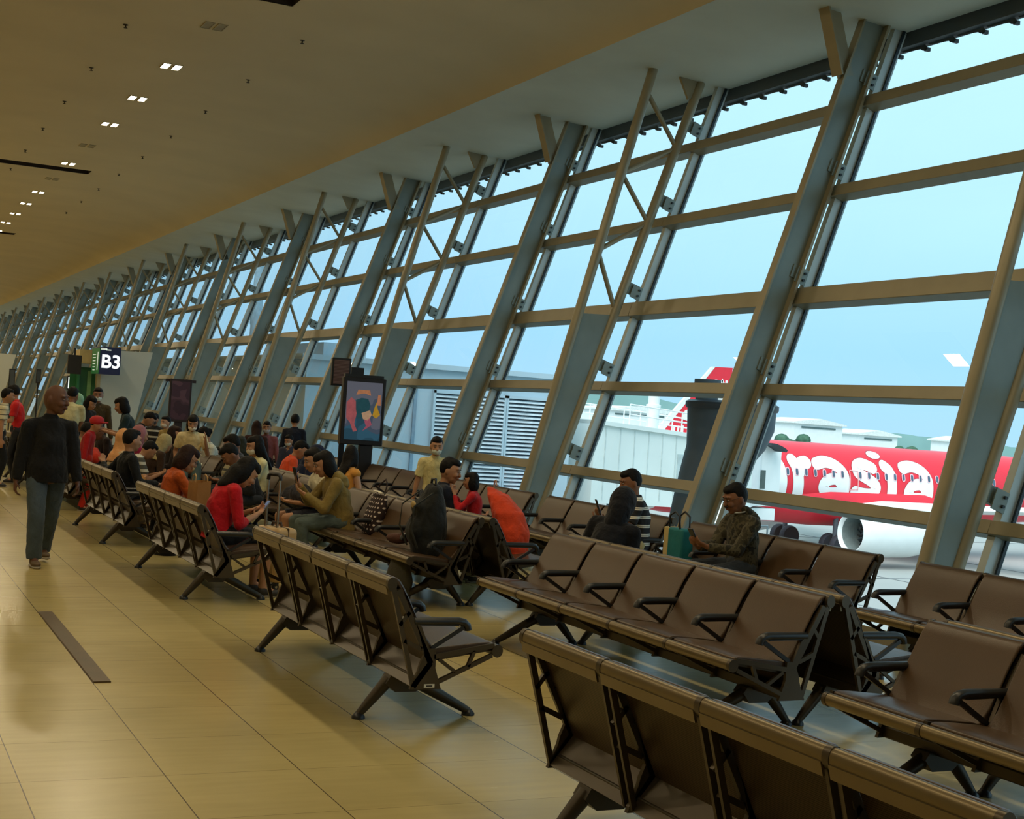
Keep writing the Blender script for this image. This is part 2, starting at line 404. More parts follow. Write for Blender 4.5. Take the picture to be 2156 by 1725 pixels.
    obj('shirt', bake(t_, max(vox, .010), 3, 0.5, 0.009, 10, loc[0] * 3 + loc[1]), tm, root, 180)
    # ---------------- trousers
    bmat_ = botmat or cloth(bot); t_ = MB()
    t_.ell(P + up * .015 * s, (.128 * s * (0.7 + 0.3 * ff), .168 * s, .125 * s), (fw, lt, up))
    for sd in (1, -1):
        if legs == 'long':
            t_.cone(HP[sd], KN[sd], .092 * s * lw, .070 * s * lw); t_.cone(KN[sd], KN[sd].lerp(FT[sd], 1.04), .070 * s * lw, .064 * s * lw, rnd=(True, False))
        else:
            t_.cone(HP[sd], HP[sd].lerp(KN[sd], 0.86 if legs == 'short' else 0.55), .095 * s, .076 * s, rnd=(True, False))
    obj('trousers' if legs == 'long' else 'shorts', bake(t_, max(vox, .011), 3, 0.5, 0.008, 12, loc[1]), bmat_, root, 180)
    # ---------------- shoes
    if low:
        for sd in (1, -1):
            t_ = MB(); a = FT[sd]; gz = a.z - .085 * s
            dirf = X if pose == 'sit' else X
            t_.ell(a + V((0.01 * s, 0, -.035 * s)), (.055 * s, .042 * s, .05 * s)); t_.ell(a + V((.10 * s, 0, -.052 * s)), (.085 * s, .045 * s, .033 * s))
            me = bake(t_, .009, 2)
            so = obj('shoe', me, mat('shoe_%d_%d_%d' % shoe, rgb(*shoe), 0.6), root, 180)
            t_ = MB(); t_.loft([(a + V((x * s, 0, -.078 * s)), Y, Z, w * s, .012 * s) for x, w in ((-.05, .032), (0.0, .04), (.09, .046), (.16, .04), (.185, .022))], 10)
            obj('sole', t_, mat('sole', rgb(150, 140, 125), 0.7), so, 180)
    # ---------------- hair / head cover
    hm = mat('hair_' + haircol, HAIR[haircol], 0.62, 0, 0.18, 0.3, 30, bump=0.25, bscale=50)
    t_ = MB(); nm = 'hair'
    if hijab:
        nm = 'headscarf'; hm = cloth(hijab)
        t_.ell(C - hf * .030 * k + hu * .012 * k, (.108 * k, .094 * k, .122 * k), HA, 18, 14)
        t_.loft([(C - hf * .02 * k - hu * .03 * k, hf, hlft, .10 * k, .09 * k), (Np + up * .02 * s, fw, lt, .10 * s, .095 * s), (sp(0.86), fw, lt, .125 * s, .16 * s), (sp(0.66), fw, lt, .135 * s, .185 * s)], 18, (True, False))
        t_.cone(C + hf * .04 * k - hu * .115 * k, sp(0.7) + fw * .09 * s, .05 * k, .10 * s)
    elif hair == 'hood':
        nm = 'hood'; hm = tm
        t_.ell(C - hf * .02 * k + hu * .010 * k, (.122 * k, .108 * k, .132 * k), HA, 18, 14)
        t_.cone(C - hf * .05 * k - hu * .05 * k, sp(0.93) - fw * .02, .10 * k, .10 * s)
    elif hair != 'bald':
        t_.ell(C - hf * .024 * k + hu * .024 * k, (.088 * k, .084 * k, .104 * k), HA, 18, 14)
        t_.ell(C + hf * .025 * k + hu * .078 * k, (.066 * k, .066 * k, .042 * k), HA)
        if hair in ('bob', 'long', 'wild'):
            for sd in (1, -1): t_.ell(C - hf * .022 * k + hlft * sd * .062 * k - hu * .04 * k, (.066 * k, .036 * k, .105 * k), HA)
            t_.ell(C - hf * .05 * k - hu * .045 * k, (.062 * k, .085 * k, .115 * k), HA)
            t_.ell(C + hf * .045 * k + hu * .062 * k, (.052 * k, .064 * k, .036 * k), HA)
        if hair == 'long':
            t_.loft([(C - hf * .05 * k - hu * .02 * k, hf, hlft, .06 * k, .09 * k), (Np - fw * .07 * s + up * .02, fw, lt, .05 * s, .095 * s), (sp(0.72) - fw * .13 * s, fw, lt, .03 * s, .085 * s)], 14)
        if hair == 'wild':
            t_.loft([(C - hf * .05 * k - hu * .05 * k, hf, hlft, .075 * k, .105 * k), (Np - fw * .05 * s, fw, lt, .07 * s, .11 * s)], 14)
        if hair == 'bun': t_.ell(C - hf * .105 * k + hu * .02 * k, (.04 * k, .045 * k, .045 * k), HA)
        if hair == 'pony': t_.loft([(C - hf * .09 * k + hu * .02 * k, hf, hlft, .03 * k, .03 * k), (C - hf * .14 * k - hu * .05 * k, hf, hlft, .035 * k, .04 * k), (C - hf * .12 * k - hu * .18 * k, hf, hlft, .015 * k, .02 * k)], 10)
    if t_.v:
        obj(nm, bake(t_, max(vox * 0.9, .009), 2, 0.5, 0.006 if nm != 'hair' else 0.0022, 14 if nm != 'hair' else 26, loc[1]), hm, root, 180)
    if mask:
        t_ = MB(); t_.ell(C + hf * .048 * k - hu * .050 * k, (.066 * k, .064 * k, .054 * k), HA, 18, 12)
        obj('face_mask', t_, cloth(mask), root, 180)
    if glasses:
        t_ = MB()
        for sd in (1, -1):
            cc = C + hf * .106 * k + hlft * sd * .033 * k + hu * .004 * k
            t_.tube([cc + hlft * (.022 * k * math.cos(a)) + hu * (.016 * k * math.sin(a)) for a in [2 * PI * i / 14 for i in range(15)]], .0016, 5)
            t_.tube([cc + hlft * sd * .022 * k, C + hlft * sd * .08 * k + hu * .01 * k], .0016, 5)
        t_.tube([C + hf * .107 * k + hlft * .011 * k + hu * .006 * k, C + hf * .107 * k - hlft * .011 * k + hu * .006 * k], .0016, 5)
        obj('glasses', t_, mat('glasses_frame', rgb(60, 55, 50), 0.3, 0.6), root, 180)
    M = Matrix.Translation(V(loc)) @ Matrix.Rotation(math.radians(yaw), 4, 'Z')
    return dict(root=root, M=M, N=Np, fw=fw, up=up, wl=M @ WR[1], wr=M @ WR[-1], C=M @ C, hf=M.to_3x3() @ hf, P=M @ P, dl=M.to_3x3() @ (WR[1] - EL[1]).normalized(), dr=M.to_3x3() @ (WR[-1] - EL[-1]).normalized())

def neck_hood(p, m_):
    N_, fw, up = p['N'], p['fw'], p['up']; Y = V((0, 1, 0)); d = fw.cross(up); mb = MB()
    mb.loft([(N_ + up * .03 - fw * .035, fw, Y, .075, .10), (N_ - up * .02 - fw * .075, fw, Y, .085, .125), (N_ - up * .10 - fw * .10, fw, Y, .065, .12), (N_ - up * .16 - fw * .10, fw, Y, .03, .07)], 16)
    obj('hood', bake(mb, .010, 3, .5, .010, 12, 2), m_, p['root'], 180)
def phone(label, p, facing, up=(0, 0, 1), w=.075, h=.152, col=(18, 18, 20), screen=None):
    f = V(facing).normalized(); u = V(up); u = (u - f * u.dot(f)).normalized(); sd = u.cross(f)
    t = thing('smartphone', label, 'phone', p)
    Mx = Matrix((sd, u, f)).transposed()
    obj('case', MB().box((0, 0, 0), (w, h, .009), Mx), mat('phone_case_%d_%d_%d' % col, rgb(*col), 0.35), t, 30, .003)
    obj('screen', MB().box(f * .0052, (w * .92, h * .94, .001), Mx), mat('phone_screen', rgb(30, 40, 55), 0.15, emit=rgb(120, 150, 190), estr=0.35), t, 30)
    return t

LAMP_W=40; SUN_W=3.3

# ------------------------------------------------------------------ the hall
CYS = [4.80, 8.17, 11.8] + [15.15 + 3.35 * i for i in range(34)]       # column lines along the hall
GL0 = 7.90; LN = 0.3365                     # glass at floor level, and its outward lean per metre of height
CY0, CS, NC = 5.10, 3.35, 33                # first column, spacing, count (column 0 is just out of frame on the right)
LEV = (0.0, 1.0, 2.06, 3.05, 4.2, 5.2, 6.06)
UPL = V((LN, 0, 1)).normalized(); NIN = V((-1, 0, LN)).normalized()   # up the glass, and into the hall
def gx(z): return GL0 + LN * z

M_steel = mat('painted_steel', rgb(124, 134, 128), 0.42, 0.1, 0.5, 0.08, 3)
M_steelw = mat('warm_grey_steel', rgb(146, 137, 112), 0.4, 0.1, 0.5, 0.08, 3)
M_mull = mat('mullion_aluminium', rgb(186, 196, 196), 0.45, 0.1, 0.5, 0.08, 4)
M_dark = mat('dark_fascia', rgb(36, 44, 50), 0.6)
M_glass = glass_mat()
M_soffit = mat('soffit_board', rgb(196, 200, 186), 0.8, 0, 0.3, 0.04, 1.5)
M_ceil = mat('ceiling_board', rgb(206, 192, 160), 0.85, 0, 0.25, 0.05, 0.6)

# floor
o = obj('floor', MB().box((-0.5, 60, -0.15), (17.0, 132, 0.30)), None, None, None)
o.data.materials.append(floor_mat()); tag(o, 'polished beige tiled concourse floor running the length of the hall', 'floor', kind='structure')
for v in o.data.vertices: pass
# slab edge below the glass and the outer lower wall
o = obj('wall_right', MB().box((8.12, 60, -2.35), (0.24, 132, 4.7)), mat('outer_wall', rgb(150, 160, 160), 0.8), None, None); tag(o, 'low outer wall under the window line', 'wall', kind='structure')
o = obj('wall_left', MB().box((-9.1, 60, 3.2), (0.2, 132, 7.4)), mat('hall_wall', rgb(190, 176, 140), 0.8), None, None); tag(o, 'plain pale wall on the far side of the hall', 'wall', kind='structure')
o = obj('wall_back', MB().box((0.5, -6.1, 3.2), (19.5, 0.2, 7.4)), mat('hall_wall', rgb(190, 176, 140)), None, None); tag(o, 'plain pale wall closing the hall behind the viewer', 'wall', kind='structure')
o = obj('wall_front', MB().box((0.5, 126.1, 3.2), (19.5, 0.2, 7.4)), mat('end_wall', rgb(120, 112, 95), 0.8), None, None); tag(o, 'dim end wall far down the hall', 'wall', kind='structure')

# main ceiling with cove towards the windows, in strips that leave the slots open
ZC = 6.6
prof = [(7.95, 6.17), (7.90, 6.215), (7.84, 6.255), (7.75, 6.305), (7.62, 6.355), (7.45, 6.40), (7.2, 6.445), (6.8, 6.50), (6.2, 6.555), (5.6, 6.59), (5.05, 6.6)]
slots = [(15.6, 17.1), (33.1, 33.7), (49.2, 49.8), (65.3, 66.0)]
def strip(mb, pf, y0, y1):
    n = len(pf); vs = [(x, y, z) for y in (y0, y1) for x, z in pf]
    mb.add(vs, [(i, i + 1, n + i + 1, n + i) for i in range(n - 1)])
cb = MB()
ys = [-6.0] + [t for s_ in slots for t in s_] + [126.0]
strip(cb, prof, -6, 126)
for i in range(0, len(ys), 2): strip(cb, [(5.05, ZC), (-9.0, ZC)], ys[i], ys[i + 1])
for a, b_ in slots: strip(cb, [(5.05, ZC), (4.72, ZC)], a, b_)
o = obj('ceiling', cb, M_ceil, None, 60); tag(o, 'warm beige curved ceiling above the concourse', 'ceiling', kind='structure')
for i, (a, b_) in enumerate(slots):
    w = MB(); t = 0.05
    w.box((-2.14, (a + b_) / 2, ZC + .55), (13.72, b_ - a, .04)); w.box((-2.14, a - .02, ZC + .28), (13.72, .04, .54)); w.box((-2.14, b_ + .02, ZC + .28), (13.72, .04, .54)); w.box((4.74, (a + b_) / 2, ZC + .28), (.04, b_ - a, .54))
    o = obj('trim_%d' % (i + 1), w, mat('slot_dark', rgb(50, 36, 26), 0.8), None, None)
    tag(o, ['dark recessed slot in the ceiling at the top edge of the picture', 'thin dark ceiling slot beyond the first row of lamps', 'faint ceiling slot deep in the hall, beyond two others', 'last ceiling slot near the end wall'][i], 'ceiling recess', kind='structure')
o = obj('trim_5', MB().prism([(7.93, 6.20), (9.98, 6.055), (9.98, 6.12), (7.93, 6.26)], -6, 126, 1), M_soffit, None, None)
tag(o, 'grey soffit band between the beige ceiling and the window tops', 'soffit', kind='structure')
o = obj('trim_6', MB().box((1.0, 60, 7.3), (22.5, 132, .1)), mat('roof_deck', rgb(120, 120, 118), 0.8), None, None); tag(o, 'roof deck over the hall', 'roof', kind='structure')
# corrugated roof edge seen through the top of the glass
fb = MB(); n = 0; y = -1.0; xs = 10.12; prof2 = []
fb.box((10.08, 57, 6.03), (.12, 118, .22))
while y < 114:
    fb.add([(xs, y + .02, 5.93), (xs, y + .40, 5.93), (xs, y + .36, 5.905), (xs, y + .20, 5.895), (xs, y + .08, 5.885), (xs, y + .05, 5.865), (xs, y - .0, 5.855), (xs, y - .03, 5.875), (xs, y - .01, 5.90)], [tuple(range(9))])
    fb.box((10.15, y + .01, 5.875), (.06, .035, .04)); y += .42
fb.box((10.16, 57, 5.97), (.06, 118, .1))
o = obj('trim_7', fb, M_dark, None, None); tag(o, 'dark scalloped roof edge hanging outside the top panes', 'roof edge', kind='structure')

# ---------- window bays: panes, mullion, rails, brackets
def P3(z, y, d=0.0):                         # point on the glass at height z, d metres into the hall
    return V((gx(z), y, z)) + NIN * d
RH = {0.0: .14, 1.0: .115, 2.06: .125, 3.05: .19, 4.2: .13, 5.2: .13, 6.06: .10}
def rail_mb(z, L):
    h = RH[z] / 2; c = P3(z, 0, .085); mb = MB()
    u, n_ = UPL * h, NIN * .075
    vs = [c + V((0, yy, 0)) + u * i + n_ * j for yy in (0, L) for i, j in ((-1, -1), (1, -1), (1, 1), (-1, 1))]
    mb.add(vs, [(3, 2, 1, 0), (4, 5, 6, 7)] + [(i, (i + 1) % 4, 4 + (i + 1) % 4, 4 + i) for i in range(4)])
    return mb
def build_window():
    r = thing('window_1', 'bay', 'window', (0, 0, 0), kind='structure')
    for a, b_ in zip(LEV[:-1], LEV[1:]):
        p = MB(); p.add([P3(a, .05), P3(a, CS - .05), P3(b_, CS - .05), P3(b_, .05)], [(0, 1, 2, 3)])
        obj('pane', p, M_glass, r, None)
    m = MB(); m.beam(P3(0, 0, .03), P3(6.06, 0, .03), .075, .16, NIN)
    obj('mullion', m, M_mull, r, 30)
    m = MB()
    for s_ in (-1, 1): m.beam(P3(0, s_ * .058, .0), P3(6.06, s_ * .052, .0), .02, .03, NIN)
    obj('gasket', m, mat('gasket_black', rgb(20, 34, 44), 0.5), r, None)
    for z in LEV[:-1]: obj('rail', rail_mb(z, CS), M_steelw, r, 30, .006)
    for z in LEV[1:-1]:
        m = MB(); m.beam(P3(z + .22, .0, .10), P3(z + .22, .0, .30), .05, .14, (0, 0, 1)); m.beam(P3(z + .20, -.05, .12), P3(z + .20, -.05, .26), .012, .17, (0, 0, 1))
        b_ = obj('bracket', m, M_steel, r, None)
        m = MB()
        for dz in (.165, .235): m.cone(P3(z + dz, -.055, .16), P3(z + dz, -.075, .16), .014, .014, 8, False)
        obj('bolt', m, M_dark, b_, None)
    return r
win0 = build_window(); WY = CY0 + .0
ordn = ['first', 'second', 'third', 'fourth', 'fifth', 'sixth', 'seventh', 'eighth', 'ninth', 'tenth', 'eleventh', 'twelfth', 'thirteenth', 'fourteenth', 'fifteenth', 'sixteenth', 'seventeenth', 'eighteenth', 'nineteenth', 'twentieth', 'twenty-first', 'twenty-second', 'twenty-third', 'twenty-fourth'] + ['far %s' % c for c in ('first', 'second', 'third', 'fourth', 'fifth', 'sixth', 'seventh', 'eighth', 'ninth', 'tenth', 'eleventh')]
wdesc = {0: 'six pane window bay cut by the right edge, engine tail and apron behind', 1: 'window bay framing the red fuselage lettering and engine', 2: 'window bay framing the white boarding bridge and dark leaning pillar', 3: 'window bay with the louvred wall and its right end', 4: 'window bay behind the poster lightbox, louvres at its right'}
for i in range(NC):
    w = win0 if i == 0 else copy_tree(win0)
    w.name = 'window_%d' % (i + 1); w.location = (0, CYS[i], 0); w.scale = (1, (CYS[i + 1] - CYS[i]) / CS, 1)
    tag(w, wdesc.get(i, 'leaning six pane window bay, %s along the hall counted from the right' % ordn[i]), 'window', kind='structure')

# ---------- columns
def build_plate_column():
    r = thing('steel_column', 'col', 'column')
    L = [P3(0, 0, .50), P3(6.25, 0, .50)]
    m = MB(); m.beam(P3(-.0, 0, .51), P3(6.3, 0, .51), .105, .022, NIN); obj('flange', m, M_steelw, r, None)
    m = MB(); m.beam(P3(0, 0, .36), P3(6.22, 0, .36), .02, .29, NIN); obj('web', m, M_steel, r, None)
    m = MB(); m.beam(P3(0, 0, .22), P3(6.15, 0, .22), .17, .03, NIN); obj('flange', m, M_steelw, r, None)
    m = MB(); A, B_ = V((9.30, 0, 5.50)), V((8.93, 0, 6.2)); m.beam(V((9.14, 0, 5.46)), V((8.88, 0, 6.22)), .17, .02, (1, 0, 0)); m.beam(V((9.24, 0, 5.46)), V((8.98, 0, 6.22)), .02, .2, (1, 0, 0))
    obj('bracket', m, M_steelw, r, None)
    m = MB(); m.box((7.34, 0, .008), (.30, .32, .02)); obj('base_plate', m, M_steel, r, None)
    return r
def build_truss_column():
    r = thing('steel_column', 'col', 'column')
    def inn(z): return V((7.27 + .26 * z, 0, z))
    def out(z): return V((7.53 + .3365 * z, 0, z))
    m = MB(); m.tube([inn(0), inn(6.2)], .062, 14); obj('inner_tube', m, M_steelw, r, 50)
    m = MB(); m.tube([out(0), out(6.08)], .062, 14); obj('outer_tube', m, M_steelw, r, 50)
    m = MB(); m.add([inn(0) + V((0, s_ * .02, 0)) for s_ in (-1, 1)] + [out(0) + V((0, s_ * .02, 0)) for s_ in (-1, 1)] + [inn(2.98) + V((0, s_ * .02, 0)) for s_ in (-1, 1)] + [out(3.0) + V((0, s_ * .02, 0)) for s_ in (-1, 1)],
                 [(0, 2, 6, 4), (1, 5, 7, 3), (4, 6, 7, 5), (0, 1, 3, 2)]); obj('web_plate', m, M_steel, r, None)
    zz = [(3.05, 'o'), (3.78, 'i'), (4.2, 'o'), (4.78, 'i'), (5.2, 'o'), (5.85, 'i')]
    for (za, a), (zb, b_) in zip(zz[:-1], zz[1:]):
        fa = out(za) if a == 'o' else inn(za); fb_ = out(zb) if b_ == 'o' else inn(zb)
        m = MB(); m.tube([fa, fb_], .03, 8); obj('brace', m, M_steelw, r, 60)
    m = MB(); m.add([V((9.24, y_, 6.14)) for y_ in (-.02, .02)] + [V((9.62, y_, 6.09)) for y_ in (-.02, .02)] + [V((9.50, y_, 5.86)) for y_ in (-.02, .02)] + [V((9.40, y_, 5.84)) for y_ in (-.02, .02)], [(0, 2, 4, 6), (1, 7, 5, 3), (0, 1, 3, 2), (2, 3, 5, 4), (4, 5, 7, 6), (6, 7, 1, 0)])
    obj('bracket', m, M_steelw, r, None)
    m = MB(); m.box((7.40, 0, .008), (.46, .32, .02)); obj('base_plate', m, M_steel, r, None)
    return r
pc, tc_ = build_plate_column(), build_truss_column(); up_, ut_ = False, False
cdesc = {1: 'truss column in the right corner, one shiny tube against the red fuselage', 2: 'broad leaning plate column between the engine and the dark leaning pillar', 3: 'truss column left of the boarding bridge window, tubes open above a solid web', 4: 'leaning plate column crossing the louvred wall', 5: 'truss column whose foot hides behind the colourful poster', 6: 'leaning plate column just left of the colourful poster', 0: 'plate column beyond the right edge'}
for i in range(NC + 1):
    plate = i % 2 == 0
    src = pc if plate else tc_
    first = not (up_ if plate else ut_)
    c = src if first else copy_tree(src)
    if plate: up_ = True
    else: ut_ = True
    c.location = (0, CYS[i], 0)
    tag(c, cdesc.get(i, 'leaning grey %s column, %s along the windows from the right' % ('plate' if plate else 'truss', ordn[min(i, 34)])), 'column', 'leaning steel columns along the windows', 'structure')

# ---------- ceiling lamps and sprinklers
M_lamp = mat('lamp_lens', rgb(255, 250, 235), 0.4, emit=(1.0, 0.90, 0.70, 1), estr=14)
M_lampoff = mat('lamp_off', rgb(150, 140, 115), 0.5)
M_house = mat('lamp_housing', rgb(170, 158, 130), 0.6)
def fixture(lit, loc, label):
    t = thing('ceiling_lamp', label, 'ceiling lamp', loc, group='twin lamps in the ceiling')
    h = MB()
    for s_ in (-1, 1):
        for a in range(4):
            c_ = [(s_ * .085, -.175), (s_ * .085, .175), (s_ * .085 - .058, 0), (s_ * .085 + .058, 0)][a]
            h.box((c_[0], c_[1], -.004), (.13 if a < 2 else .012, .012 if a < 2 else .35, .012))
    obj('housing', h, M_house, t, None)
    for s_ in (-1, 1): obj('lens', MB().box((s_ * .085, 0, -.003), (.10, .33, .006)), M_lamp if lit else M_lampoff, t, None)
    return t
LAMPY = []
protos = {}
for row, X0 in enumerate((4.11, -2.6)):
    for k_ in range(-6, 35):
        y = 18.7 + 2.75 * k_
        if any(a - .3 < y < b_ + .3 for a, b_ in slots) and X0 < 4: continue
        lit = not (row == 0 and k_ in (0, 4, 6))
        if row == 0:
            lab = ('unlit' if lit is False else 'lit') + ' twin square lamp, %s of the row above the benches' % (ordn[min(k_ + 6, 23)])
            if k_ > 17: lab = 'tiny far twin lamp at the end of the row above the benches'
        else: lab = 'twin square lamp in the ceiling row above the open aisle'
        if lit in protos: t = copy_tree(protos[lit]); t.location = (X0, y, ZC); t['label'] = lab
        else: t = fixture(lit, (X0, y, ZC), lab); protos[lit] = t
        if lit: LAMPY.append((X0, y))
sp_l = None
for row, (xa, y0, dy) in enumerate(((3.08, 19.45, 2.98), (5.3, 18.58, 2.87), (0.8, 19.45, 2.98))):
    for k_ in range(-3, 9):
        y = y0 + dy * k_
        if any(a - .2 < y < b_ + .2 for a, b_ in slots) and xa < 4.7: continue
        lab = 'small dark sprinkler head, %s of the row %s' % (ordn[k_ + 3], ['left of the lamps', 'near the ceiling curve', 'over the open aisle'][row])
        if sp_l is None:
            sp_l = thing('sprinkler_head', lab, 'sprinkler', (xa, y, ZC), group='sprinkler heads in the ceiling')
            m = MB(); m.lathe([(.034, -.004), (.034, -.009), (.010, -.012), (.010, -.03), (.006, -.034)], 12); obj('stem', m, mat('sprinkler_metal', rgb(70, 58, 44), 0.5, 0.5), sp_l, 40)
            m = MB(); m.lathe([(.006, -.034), (.026, -.046), (.028, -.05), (.008, -.052)], 12); obj('deflector', m, mat('sprinkler_metal', rgb(70, 58, 44)), sp_l, 40)
        else:
            t = copy_tree(sp_l); t.location = (xa, y, ZC); t['label'] = lab

# ------------------------------------------------------------------ benches
PT = 0.655
M_frame = mat('bronze_frame', rgb(78, 68, 54), 0.36, 0.55, 0.5, 0.08, 5)
M_rail = mat('bronze_rail', rgb(122, 108, 82), 0.36, 0.7, 0.5, 0.06, 3)
M_perf = perf_mat()
M_leather = mat('brown_leather', rgb(78, 58, 39), 0.36, 0, 0.45, 0.10, 2.5, bump=0.08, bscale=160)
M_black = mat('black_armrest', rgb(30, 30, 32), 0.38, 0, 0.5, 0.08, 10)
M_legm = mat('dark_bronze_leg', rgb(66, 58, 46), 0.42, 0.5, 0.5, 0.08, 5)
def arc(cx, cz, rx, rz, a0, a1, n):
    return [(cx + rx * math.cos(math.radians(a0 + (a1 - a0) * i / n)), cz + rz * math.sin(math.radians(a0 + (a1 - a0) * i / n))) for i in range(n + 1)]
def build_bench(n):
    r = thing('waiting_bench', 'bench', 'bench')
    L = n * PT
    obj('beam', MB().box((.235, L / 2, .248), (.10, L - .03, .06)), M_legm, r, 30, .008)
    for i in range(n):
        a, b_ = i * PT + .017, (i + 1) * PT - .017
        m = MB(); m.prism([(.012, .735), (.055, .715), (.09, .675), (.175, .505), (.253, .347), (.262, .352), (.184, .512), (.10, .682), (.065, .724), (.02, .745)], a + .006, b_ - .006, 1)
        bk = obj('backrest', m, M_perf, r, 40)
        m = MB(); m.prism(arc(.010, .757, .024, .033, 0, 360, 20)[:-1], a - .004, b_ + .004, 1)
        m.prism([(-.016, .742), (-.004, .70), (.004, .702), (-.006, .745)], a, b_, 1)
        obj('top_rail', m, M_rail, bk, 40)
        m = MB(); m.prism([(.253, .349), (.155, .232), (.163, .226), (.262, .341)], a, b_, 1); obj('lower_panel', m, M_frame, bk, 30)
        m = MB(); m.prism([(.022, .79), (.045, .787), (.066, .77), (.09, .735), (.13, .665), (.175, .575), (.225, .485), (.285, .415), (.30, .40), (.262, .36), (.184, .517), (.10, .687), (.05, .745), (.03, .775)], a + .004, b_ - .004, 1)
        obj('back_cushion', m, M_leather, bk, 40, .010, 3)
        m = MB(); m.prism([(.26, .372), (.60, .424), (.60, .410), (.262, .358)], a + .004, b_ - .004, 1)
        st = obj('seat', m, M_frame, r, 30)
        m = MB(); m.prism(arc(.628, .412, .028, .031, 0, 360, 20)[:-1], a - .004, b_ + .004, 1); obj('front_rail', m, M_rail, st, 40)
        m = MB(); m.prism([(.245, .385), (.26, .42), (.32, .432), (.42, .442), (.52, .452), (.585, .455), (.605, .448), (.607, .432), (.60, .424), (.27, .374)], a + .004, b_ - .004, 1)
        obj('seat_cushion', m, M_leather, st, 40, .008, 3)
    for j in range(n + 1):
        y = j * PT; a, b_ = y - .011, y + .011; m = MB()
        if j == 0: a, b_ = 0, .020
        if j == n: a, b_ = L - .020, L
        for c_ in ((a, b_),) if j in (0, n) else ((y - .036, y - .020), (y + .020, y + .036)): m.bar((.022, .735), (.165, .232), .026, c_[0], c_[1], 1, .022)
        m.bar((.05, .73), (.253, .350), .030, a, b_); m.bar((.253, .355), (.163, .232), .030, a, b_)
        m.bar((.068, .548), (.118, .615), .020, a, b_); m.bar((.098, .470), (.198, .425), .022, a, b_)
        m.prism(arc(.011, .757, .027, .036, 0, 360, 16)[:-1], a - .004, b_ + .004, 1)
        m.prism([(.148, .580), (.19, .54), (.240, .428), (.276, .428), (.280, .381), (.280, .327), (.319, .217), (.146, .219), (.187, .316), (.194, .349), (.215, .40), (.18, .50)], a, b_, 1)
        m.bar((.27, .385), (.61, .440), .026, a, b_)
        m.prism(arc(.628, .411, .031, .034, 0, 360, 16)[:-1], a - .003, b_ + .003, 1)
        m.bar((.60, .388), (.305, .255), .022, a, b_); m.bar((.298, .372), (.395, .305), .018, a, b_); m.bar((.499, .415), (.466, .33), .018, a, b_)
        obj('side_frame', m, M_frame, r, 40)
        m = MB(); yc = min(max(y, .02), L - .02)
        pts = [(.150, yc, .566), (.25, yc, .566), (.40, yc, .566), (.432, yc, .560), (.452, yc, .543), (.457, yc, .52)]
        m.tube(pts, .026, 10, .021, (0, 0, 1)); m.bar((.43, .535), (.255, .428), .022, yc - .011, yc + .011)
        m.bar((.16, .556), (.40, .552), .02, yc - .016, yc + .016)
        obj('armrest', m, M_black, r, 50)
    for yl in (.335, L - .335):
        m = MB()
        m.prism([(.15, .232), (.32, .232), (.345, .20), (.30, .145), (.18, .145), (.125, .19)], yl - .05, yl + .05, 1)
        for q, x1 in (((.14, .185), 0.0), ((.325, .185), .635)):
            p0, p1 = V((q[0], yl, q[1])), V((x1, yl, .022))
            m.tube([p0 + (p0 - p1) * .12, p0.lerp(p1, .45), p1], [.036, .030, .021], 10, None, (0, 1, 0))
        lg = obj('leg', m, M_legm, r, 50)
        for x1 in (0, .635):
            m = MB(); m.lathe([(.036, .0), (.036, .012), (.026, .024), (.018, .034)], 16, (x1, yl, 0)); obj('foot', m, M_black, lg, 40)
    return r
B4 = build_bench(4); B5 = build_bench(5); used_b = set()
def bench(n, x0, y_near, face, label, group):
    src = B4 if n == 4 else B5
    r = copy_tree(src) if n in used_b else src
    used_b.add(n)
    if face > 0: r.location = (x0, y_near, 0); r.rotation_euler = (0, 0, 0)
    else: r.location = (x0, y_near + n * PT, 0); r.rotation_euler = (0, 0, PI)
    tag(r, label, 'bench', group); return r
ga, gb, gc = 'four seat benches along the aisle', 'back to back five seat benches', 'four seat benches by the windows'
bench(4, 2.545, 2.46, 1, 'empty bench seen from behind, cut by the bottom right corner', ga)
k2 = bench(4, 2.545, 6.62, 1, 'empty aisle bench with a small white label plate on its end frame', ga)
pl = obj('label_plate', MB().box((2.545 + .251, 6.62 - .003, .236), (.058, .004, .018)), mat('label_white', rgb(215, 212, 200), 0.5), None, None)
pl.parent = k2; pl.matrix_parent_inverse = Matrix.Translation(-V((2.545, 6.62, 0)))
pt = obj('print', MB().box((2.545 + .251, 6.62 - .0055, .236), (.034, .001, .007)), mat('label_print', rgb(40, 36, 32), 0.5), None, None); pt.parent = pl
bench(4, 2.545, 10.88, 1, 'aisle bench with the orange top and red top women', ga)
bench(4, 2.545, 14.86, 1, 'aisle bench where the man in black rests his arm', ga)
bench(4, 2.545, 19.0, 1, 'aisle bench hidden by the walking bald man', ga)
bench(4, 2.545, 23.15, 1, 'aisle bench behind the man in the cream polo', ga)
bench(4, 2.545, 27.3, 1, 'distant aisle bench at the left edge of the picture', ga)
